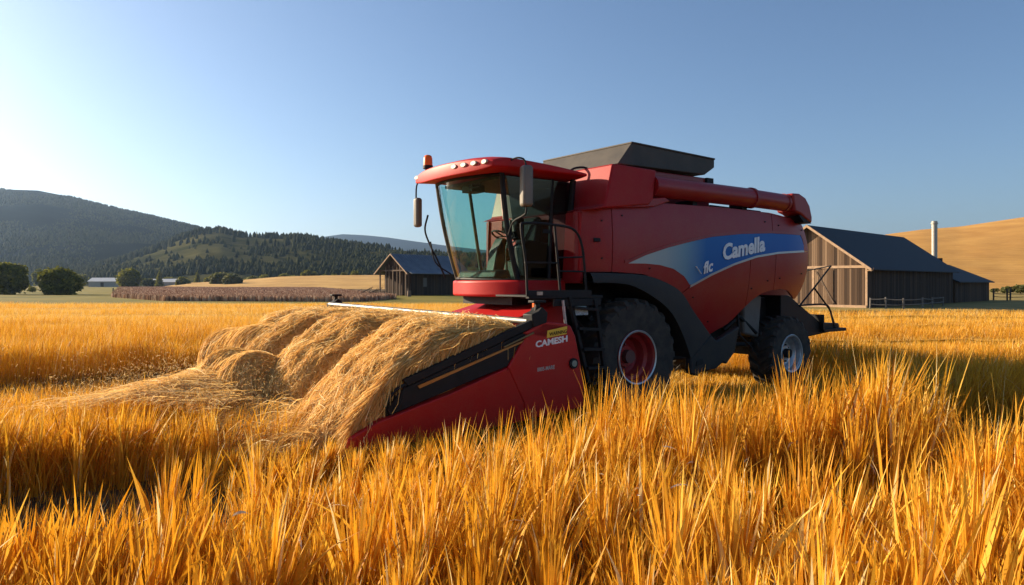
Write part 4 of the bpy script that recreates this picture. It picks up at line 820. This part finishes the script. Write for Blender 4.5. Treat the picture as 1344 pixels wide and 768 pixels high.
# metal stack
STK = mat('galvanised_stack', (.40, .37, .32), .55, .2, 0, .15, 3)
k = (1226.5 - 672) / FP; st = empty('metal_stack', (k * 92, 92, 0)); tag(st, 'tall pale metal stack standing behind the large barn', 'chimney')
MB().tube([(0, 0, 0), (0, 0, 10.1)], .33, 20).build('pipe', STK, st, True)
MB().tube([(0, 0, 9.75), (0, 0, 9.9)], .42, 20).build('collar', STK, st, True)
MB().box((.1, -.6, 0), (.7, .2, 5.4)).build('vent_box', core, st, bevel=.05)
# left barn
ROOFB = mat('blue_grey_metal_roof', (.13, .155, .19), .6, .1, 0, 0, .6, .2, (.08, .10, .13), 5)
k = (532.5 - 672) / FP
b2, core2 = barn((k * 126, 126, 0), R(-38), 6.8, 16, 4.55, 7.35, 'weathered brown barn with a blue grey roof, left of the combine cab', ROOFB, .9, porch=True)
b = MB()
for x_ in (-.1, -1.5, -3.3, -5.1, -6.7): b.box((x_ - .1, .0, 0), (x_ + .1, .2, 4.6 if abs(x_ + 3.4) > 2 else 5.2))
for x_ in (-2.3, -4.3): b.box((x_ - .07, .05, 0), (x_ + .07, .19, 5.5))
b.box((-6.8, -.02, 4.35), (0, .02, 4.6)); b.build('porch_post', WOODT, b2)
b = MB()
for k in range(27):
    y_ = -.4 + k * .62
    b.hexa([(.9, y_, 3.81), (-3.4, y_, 7.46), (-3.4, y_ + .05, 7.46), (.9, y_ + .05, 3.81), (.9, y_, 3.86), (-3.4, y_, 7.51), (-3.4, y_ + .05, 7.51), (.9, y_ + .05, 3.86)])
for o_ in b2.children:
    if o_.name.startswith('roof'): b.build('roof_rib', ROOFB, o_)
boards(MB(), (-1.4, .3), (-5.2, .3), 4.7, lambda t: 5.5 + 1.3 * (1 - abs(2 * t - 1)), .3, (0, -1), lo=.1, hi=.5).build('gable_boards', WOODL, b2)
MB().box((.0, 4.2, 1.6), (.08, 5.1, 3.2)).build('window', mat('dusty_window', (.10, .09, .075), .5), b2)
b = MB(); b.hexa([(.4, -.3, 4.25), (.42, 16.3, 4.25), (-.1, 16.3, 4.75), (-.1, -.3, 4.75), (2.0, -.3, 3.7), (2.0, 16.3, 3.7), (2.0, 16.3, 3.8), (2.0, -.3, 3.8)])
MB().hexa([(-.1, -.3, 4.55), (1.9, -.3, 3.85), (1.9, 16.3, 3.85), (-.1, 16.3, 4.55), (-.1, -.3, 4.65), (1.9, -.3, 3.95), (1.9, 16.3, 3.95), (-.1, 16.3, 4.65)]).build('lean_to_roof', ROOFB, b2)
# things lying in front of the left barn
def at(px, py, Y): return ((px - 672) / FP * Y, Y, CH + (HY - py) / FP * Y)
BARK = mat('grey_bark', (.12, .09, .065), .95, 0, 0, 0, 4, .6, (.05, .035, .025), 12)
def logs(px, Y, n, label, grp='logs lying in front of the left barn'):
    for i in range(n):
        x = (px - 672) / FP * Y + random.uniform(-1, 1); a = random.uniform(-.5, .5); L = random.uniform(1.5, 3); zz = .14 + .22 * (i // 2)
        o = MB().tube([(-L / 2 * math.cos(a), -L / 2 * math.sin(a), 0), (0, 0, .03), (L / 2 * math.cos(a), L / 2 * math.sin(a), .02)], [.15, .17, .13], 8).build('log', BARK, None, True)
        o.location = (x, Y + random.uniform(-.4, .4), zz); tag(o, label, 'log', grp)
logs(497, 118, 5, 'grey log piled in front of the left barn porch')
o = MB()
base = Vector(at(462, 389, 112)); base.z = .1
for i in range(26):
    p = base + Vector((random.uniform(0, 4), random.uniform(-1, 1), 0)); d = Vector((random.uniform(1, 3.4), random.uniform(-.6, .6), random.uniform(.3, 1.7)))
    o.tube([p, p + d * .5 + Vector((0, 0, .1)), p + d], [.07, .05, .02], 5)
o = o.build('brush_pile', BARK, None, True); tag(o, 'heap of bare fallen branches left of the small barn', 'brush pile')
def post_small(px, Y, h, r, label, nm='stump', cat='stump', m=BARK):
    x, y_, _ = at(px, 0, Y); b = MB().tube([(0, 0, 0), (0, 0, h * .9), (0, 0, h)], [r * 1.1, r, r * .85], 10); o = b.build(nm, m, None, True); o.location = (x, y_, 0); tag(o, label, cat); return o
post_small(537, 118, 1.0, .32, 'grey barrel standing by the left barn corner', 'barrel', 'barrel', WOODT)
post_small(516, 117, .6, .28, 'low stump in front of the left barn porch')
# ------------------------------------------------------------ fences
def fence(pts, h, rails, label, m, r=.07):
    root = empty('fence', (pts[0][0], pts[0][1], 0)); tag(root, label, 'fence'); o = Vector((pts[0][0], pts[0][1], 0))
    for p in pts:
        q = Vector((p[0], p[1], 0)) - o; hh = h * random.uniform(.92, 1.12); MB().tube([q, q + Vector((random.uniform(-.04, .04), 0, hh))], r, 7).build('fence_post', m, root, True)
    for a, c in zip(pts[:-1], pts[1:]):
        for z in rails:
            A_ = Vector((a[0], a[1], z + random.uniform(-.06, .06))) - o; C_ = Vector((c[0], c[1], z + random.uniform(-.06, .06))) - o; A_.y -= .08; C_.y -= .08
            MB().tube([A_, (A_ + C_) / 2 + Vector((0, 0, -.03)), C_], .045, 6).build('rail', m, root, True)
GREYW = mat('silver_grey_fence_wood', (.17, .155, .14), .9, 0, 0, .3, 6, spec=.1)
fence([((px - 672) / FP * Y, Y) for px, Y in ((1142, 61.5), (1163, 61), (1186, 60.5), (1211, 62), (1224, 64), (1238, 68))], 1.0, (.45, .85), 'grey wooden rail fence along the shaded barn wall', GREYW)
fence([((px - 672) / FP * Y, Y) for px, Y in ((1304, 92), (1322, 90), (1326, 90), (1352, 90), (1380, 92))], 1.5, (.5, .9), 'low dark rail fence at the right edge beyond the shed', BARK, .1)
# ------------------------------------------------------------ trees and shrubs
LEAF = tinted('dark_green_leaves', [(0, (.045, .055, .01)), (.5, (.15, .155, .02)), (1, (.34, .29, .035))], .7, .4, .1)
WOODM = tinted('distant_conifer_green', [(0, (.014, .020, .008)), (.5, (.026, .034, .012)), (1, (.05, .055, .018))], .9, 0, .03)
LEAFY = tinted('olive_leaves', [(0, (.04, .05, .012)), (.5, (.10, .11, .025)), (1, (.22, .20, .05))], .6, .35)
def crown_mesh(lobes, n, size, name, parent, m):
    C = np.empty((n, 3)); idx = RNG.integers(0, len(lobes), n); Lb = np.array(lobes)
    wts = Lb[:, 3] * Lb[:, 4] * Lb[:, 5]; idx = RNG.choice(len(lobes), n, p=wts ** .7 / (wts ** .7).sum())
    d = RNG.normal(0, 1, (n, 3)); d /= np.linalg.norm(d, axis=1, keepdims=True); rr = RNG.random(n) ** .28 * (1 + .12 * RNG.normal(0, 1, n))
    C = Lb[idx, :3] + d * rr[:, None] * Lb[idx, 3:6]
    k = C[:, 2] > .05; C = C[k]; n = len(C)
    a = RNG.normal(0, 1, (n, 3)); a /= np.linalg.norm(a, axis=1, keepdims=True); b = np.cross(a, RNG.normal(0, 1, (n, 3))); b /= np.linalg.norm(b, axis=1, keepdims=True)
    s = size * RNG.uniform(.6, 1.3, n)[:, None]; V = np.stack([C - a * s, C + b * s * .6, C + a * s, C - b * s * .6], 1).reshape(-1, 3)
    t = np.repeat(np.clip(RNG.normal(.45, .2, n) + .3 * (vnoise(C[:, 0], C[:, 2], .8, 5) - .5), 0, 1), 4)
    return fast_mesh(name, V, np.arange(4 * n).reshape(-1, 4), None, t, m, parent)
def tree(px, basepy, Y, wpx, hpx, label, m=LEAF, dense=1.0, group=None, kind='round', name='tree', z=0.0, cat='tree', trunkless=False):
    w_ = wpx / FP * Y; h_ = hpx / FP * Y; root = empty(name, ((px - 672) / FP * Y, Y, z)); tag(root, label, cat, group)
    tb = MB(); th = h_ * (.5 if kind == 'round' else .9); tr_ = max(.06, h_ * .025)
    tb.tube([(0, 0, -.1), (.02 * h_, 0, th * .5), (0, .01 * h_, th)], [tr_ * 1.3, tr_, tr_ * .4], 7)
    for i in range(5):
        a = random.uniform(0, 6.28); z0 = th * random.uniform(.35, .9); l_ = w_ * .3 * (1 if kind == 'round' else .6)
        tb.tube([(0, 0, z0), (math.cos(a) * l_ * .5, math.sin(a) * l_ * .5, z0 + l_ * .35), (math.cos(a) * l_, math.sin(a) * l_, z0 + l_ * .6)], [tr_ * .5, tr_ * .3, tr_ * .1], 5)
    tb.build('trunk', BARK, root, True)
    lobes = []
    if kind == 'round':
        nl = 15; lobes = [(0, 0, h_ * .42, w_ * .42, w_ * .38, h_ * .45)]
        for i in range(nl):
            a = random.uniform(0, 6.28); e = random.uniform(-.8, 1.2); rr = random.uniform(.16, .26)
            lobes.append((math.cos(a) * math.cos(e) * w_ * .33, math.sin(a) * math.cos(e) * w_ * .33, h_ * (.46 + .33 * math.sin(e)), w_ * rr * .8, w_ * rr * .8, h_ * rr * .8))
    else:
        for i in range(9):
            f_ = i / 8; rr = (1 - f_) ** .8 * .42 + .05; lobes.append((random.uniform(-.03, .03) * w_, random.uniform(-.03, .03) * w_, h_ * (.14 + .78 * f_), w_ * rr, w_ * rr, h_ * .1))
    pxsz = wpx * hpx; n = int(min(9000, max(250, pxsz * 5.5)) * dense); crown_mesh(lobes, n, max(.12, w_ * .045 if wpx > 30 else w_ * .07), 'crown', root, m)
    return root
tree(10, 387, 139, 50, 45, 'big round dark tree at the left edge', LEAF)
tree(80, 387, 137, 58, 38, 'broad dome shaped green tree in the meadow, second from the left edge', LEAF)
tree(42, 383, 175, 12, 9, 'small low bush between the two big round trees', LEAF, name='bush', cat='bush')
tree(168, 377, 330, 34, 28, 'dark round tree at the end of the meadow by the pale shed', LEAF)
tree(195, 375, 400, 20, 13, 'low olive tree between the dark round tree and the narrow one', LEAFY)
tree(209, 375.5, 390, 12, 23, 'narrow dark conical tree left of the pale low shed', LEAF, kind='cone')
tree(239, 375.5, 395, 20, 15, 'rounded tree just right of the pale low shed', LEAF)
tree(259, 373, 420, 12, 22, 'slim dark tree rising behind the parked white van', LEAF, kind='cone')
tree(288, 376, 360, 26, 22, 'yellowish leafy tree, left of a merging pair', LEAFY)
tree(305, 377, 350, 26, 20, 'yellowish leafy tree, right of a merging pair', LEAFY)
tree(330, 371, 470, 28, 14, 'broad dark bush right of the yellowish pair of trees', LEAF, name='bush', cat='bush')
for px, hp_, wp_, lab in ((403, 14, 17, 'rounded tree at the top of the golden field, left of its neighbour'), (414, 12, 10, 'thin tree beside the rounded tree on the golden field edge'), (451, 10, 11, 'small tree left of the dark bush near the barn'), (466, 13, 14, 'dark bush nearest the small barn on the field edge'), (372, 9, 13, 'low shrub on the field edge, left of the rounded tree')):
    tree(px, 366, 432, wp_, hp_, lab, LEAF, z=CH + (HY - 366) / FP * 432 - .5)
for px, wp_ in ((347, 14), (385, 18), (425, 16), (438, 12), (478, 14)):
    tree(px, 365, 500, wp_, random.uniform(6, 9), 'low tree in the hedge along the back of the golden field', LEAF, z=CH + (HY - 366) / FP * 500 - 1, group='hedge trees along the golden field')
for px, wp_, h_ in ((8, 26, 20), (55, 26, 22), (75, 20, 14), (105, 22, 16), (133, 14, 10), (185, 18, 10), (222, 16, 12), (275, 16, 12)):
    tree(px, 366, 460, wp_, h_, 'hazy tree in the belt at the foot of the big hill', LEAF, group='trees at the foot of the big hill', z=1)
for px, Y, wp_, h_ in ((1322, 150, 20, 9), (1340, 148, 22, 12), (1306, 160, 14, 6), (1362, 150, 26, 11)):
    tree(px, 377, Y, wp_, h_, 'low green shrub at the foot of the golden hill', LEAFY, group='shrubs at the foot of the golden hill', name='shrub', cat='shrub', z=.2)
sheet('stubble_field', [(95, 110), (300, 110), (500, 235), (150, 240)], .1, GOLDF, 'bare golden field beyond the shed on the right', 'field')
# conifers along the middle hill's crest, one by one
for i, px in enumerate([333, 337, 342, 347, 351, 357, 362, 366, 371, 377, 381, 386, 391, 395, 399]):
    zc = CH + (HY - interp(MIDC, px)) / FP * 900
    tree(px, 0, 900 + random.uniform(-8, 8), random.uniform(4, 7.5), random.uniform(5, 11), 'dark conifer on the crest of the middle hill', LEAF, kind='cone', group='conifers on the middle hill crest', z=zc - 1.5, name='conifer', cat='conifer', dense=1.3)
# woods on the hillsides
def woods(name, crest, D0, D1, power, n, label, size, z0, keep, lo=0., hi=1.):
    px = RNG.uniform(crest[0][0] + 5, crest[-1][0] - 5, n); t = RNG.uniform(lo, hi, n) ** .9; D = D0 + (D1 - D0) * t; x = (px - 672) / FP * D
    zc = CH + (HY - np.interp(px, [c[0] for c in crest], [c[1] for c in crest])) / FP * D1
    z = z0 + (zc - z0) * np.sin(t * np.pi / 2) ** (1.2 * power) * D / D1
    k = vnoise(x, D, keep[0], 81) * .7 + vnoise(x, D, keep[0] * 3, 82) * .3 + keep[1] * RNG.normal(0, .1, n) > keep[2]; x, D, z = x[k], D[k], z[k]; n = len(x)
    h = size * RNG.uniform(.6, 1.3, n); K = 6; an = np.linspace(0, 2 * np.pi, K, endpoint=False)[None] + RNG.random(n)[:, None]
    V = []; F = []; rr = h[:, None] * RNG.uniform(.22, .34, (n, K))
    ring = lambda zz, f_: np.stack([x[:, None] + np.cos(an) * rr * f_, D[:, None] + np.sin(an) * rr * f_, (z[:, None] + h[:, None] * zz) + 0 * an], -1)
    r0 = ring(-.15, .8); r1 = ring(.3, 1.0); r2 = ring(.65, .6); tip = np.stack([x, D, z + h], -1)[:, None]
    V = np.concatenate([r0, r1, r2, tip], 1); per = 3 * K + 1; b = (np.arange(n) * per)[:, None]
    q = []
    for L_ in (0, K):
        for i in range(K): j = (i + 1) % K; q.append(np.stack([b[:, 0] + L_ + i, b[:, 0] + L_ + j, b[:, 0] + L_ + K + j, b[:, 0] + L_ + K + i], -1))
    F3 = [np.stack([b[:, 0] + 2 * K + i, b[:, 0] + 2 * K + (i + 1) % K, b[:, 0] + 3 * K], -1) for i in range(K)]
    o = fast_mesh(name, V.reshape(-1, 3), np.concatenate(q), np.concatenate(F3), np.repeat(RNG.random(n), per), WOODM); tag(o, label, 'woods', None, 'stuff')
woods('middle_woods', MIDC, 480, 900, .85, 15000, 'dark woods covering the middle hill', 6.5, -1, (.012, 1, .50), .1, 1.0)
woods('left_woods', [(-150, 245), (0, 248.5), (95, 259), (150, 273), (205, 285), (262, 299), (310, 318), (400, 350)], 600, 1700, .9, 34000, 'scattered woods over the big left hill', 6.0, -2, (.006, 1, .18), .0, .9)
# far sheds and van
PALE = mat('pale_metal_roof', (.62, .62, .6), .5)
def lowshed(px0, px1, ytop, ybase, Y, label):
    x0, x1 = (px0 - 672) / FP * Y, (px1 - 672) / FP * Y; h = (ybase - ytop) / FP * Y; root = empty('farm_shed', (x0, Y, 0)); tag(root, label, 'shed'); L = x1 - x0; zb = max(0, CH + (HY - ybase) / FP * Y)
    root.location.z = 0; h = CH + (HY - ytop) / FP * Y
    MB().box((0, 0, 0), (L, 9, h * .6)).build('wall', mat('shed_wall', (.3, .28, .25), .8), root)
    MB().hexa([(-.5, -.5, h * .6), (L + .5, -.5, h * .6), (L + .5, 9.5, h * .6), (-.5, 9.5, h * .6), (-.3, 4.2, h), (L + .3, 4.2, h), (L + .3, 4.6, h), (-.3, 4.6, h)]).build('roof', PALE, root)
    MB().box((L * .4, -.06, 0), (L * .5, 0, h * .5)).build('door', core, root)
lowshed(116, 156, 364.5, 374, 430, 'long pale roofed shed left of the dark round tree')
lowshed(186, 231, 366, 374, 440, 'low pale roofed shed between the conical tree and the rounded tree')
vn = empty('parked_van', ((266 - 672) / FP * 380, 380, 0), 0); tag(vn, 'small white van parked by the trees at the field end', 'van')
MB().prism([(-2.4, .4), (-2.4, 1.2), (-1.7, 1.4), (-1.2, 2.1), (2.3, 2.15), (2.4, .4)], -.9, .9).build('body', WHITE, vn, bevel=.08)
MB().prism([(-1.6, 1.42), (-1.15, 1.95), (-.2, 1.95), (-.2, 1.42)], -.93, -.89).build('window', GLD, vn)
for x_ in (-1.5, 1.5): MB().lathe([(0, -.12), (.36, -.12), (.36, .12), (0, .12)], (x_, -.82, .36), 16).build('wheel', RUB, vn)
post_small(148.5, 190, 1.0, .16, 'small dark post standing alone in the meadow', 'post', 'post')
# fence line of litter scraps and dry leaves caught in the foreground crop
LF = tinted('dry_pale_leaves', [(0, (.6, .42, .18)), (1, (.9, .8, .6))], .6, .3)
n = 190; x = RNG.uniform(-3.6, 3.6, n); y = RNG.uniform(2.6, 7.5, n); k = crop_height(x, y) > .5; x, y = x[k], y[k]; n = len(x)
tk = np.linspace(0, 1, 6); z = crop_height(x, y) * RNG.uniform(.45, .95, n); a = RNG.uniform(0, 6.28, n); L = RNG.uniform(.06, .22, n)
C = np.stack([x[:, None] + np.cos(a)[:, None] * L[:, None] * tk, y[:, None] + np.sin(a)[:, None] * L[:, None] * tk, z[:, None] + L[:, None] * (RNG.uniform(-.3, 1, n)[:, None] * tk - RNG.uniform(.4, 1.2, n)[:, None] * tk ** 2)], -1)
yw = a[:, None] + 1.57 + tk * 1.0; Wd = np.stack([np.cos(yw), np.sin(yw), .5 + 0 * yw], -1) * (np.array([.3, .8, 1, .9, .6, .05])[None] * RNG.uniform(.005, .012, n)[:, None])[..., None]
V, F, T = ribbons(C, Wd, RNG.random(n)); tag(fast_mesh('dry_leaves', V, F, None, T, LF, smooth=True), 'pale curled dry leaves caught in the foreground crop', 'leaves', None, 'stuff')
# ------------------------------------------------------------ haze
if 1:
    m = bpy.data.materials.new('haze_air'); m.use_nodes = True; t = m.node_tree; t.nodes.remove(t.nodes['Principled BSDF'])
    pv_ = t.nodes.new('ShaderNodeVolumePrincipled'); pv_.inputs['Color'].default_value = (.42, .64, 1.0, 1); pv_.inputs['Density'].default_value = HAZE; pv_.inputs['Anisotropy'].default_value = .6
    t.links.new(pv_.outputs[0], t.nodes['Material Output'].inputs['Volume'])
    hz = MB().box((-9500, -400, -60), (9500, 9500, 560)).build('haze', m); tag(hz, 'thin warm evening haze over the valley', 'haze', None, 'stuff')
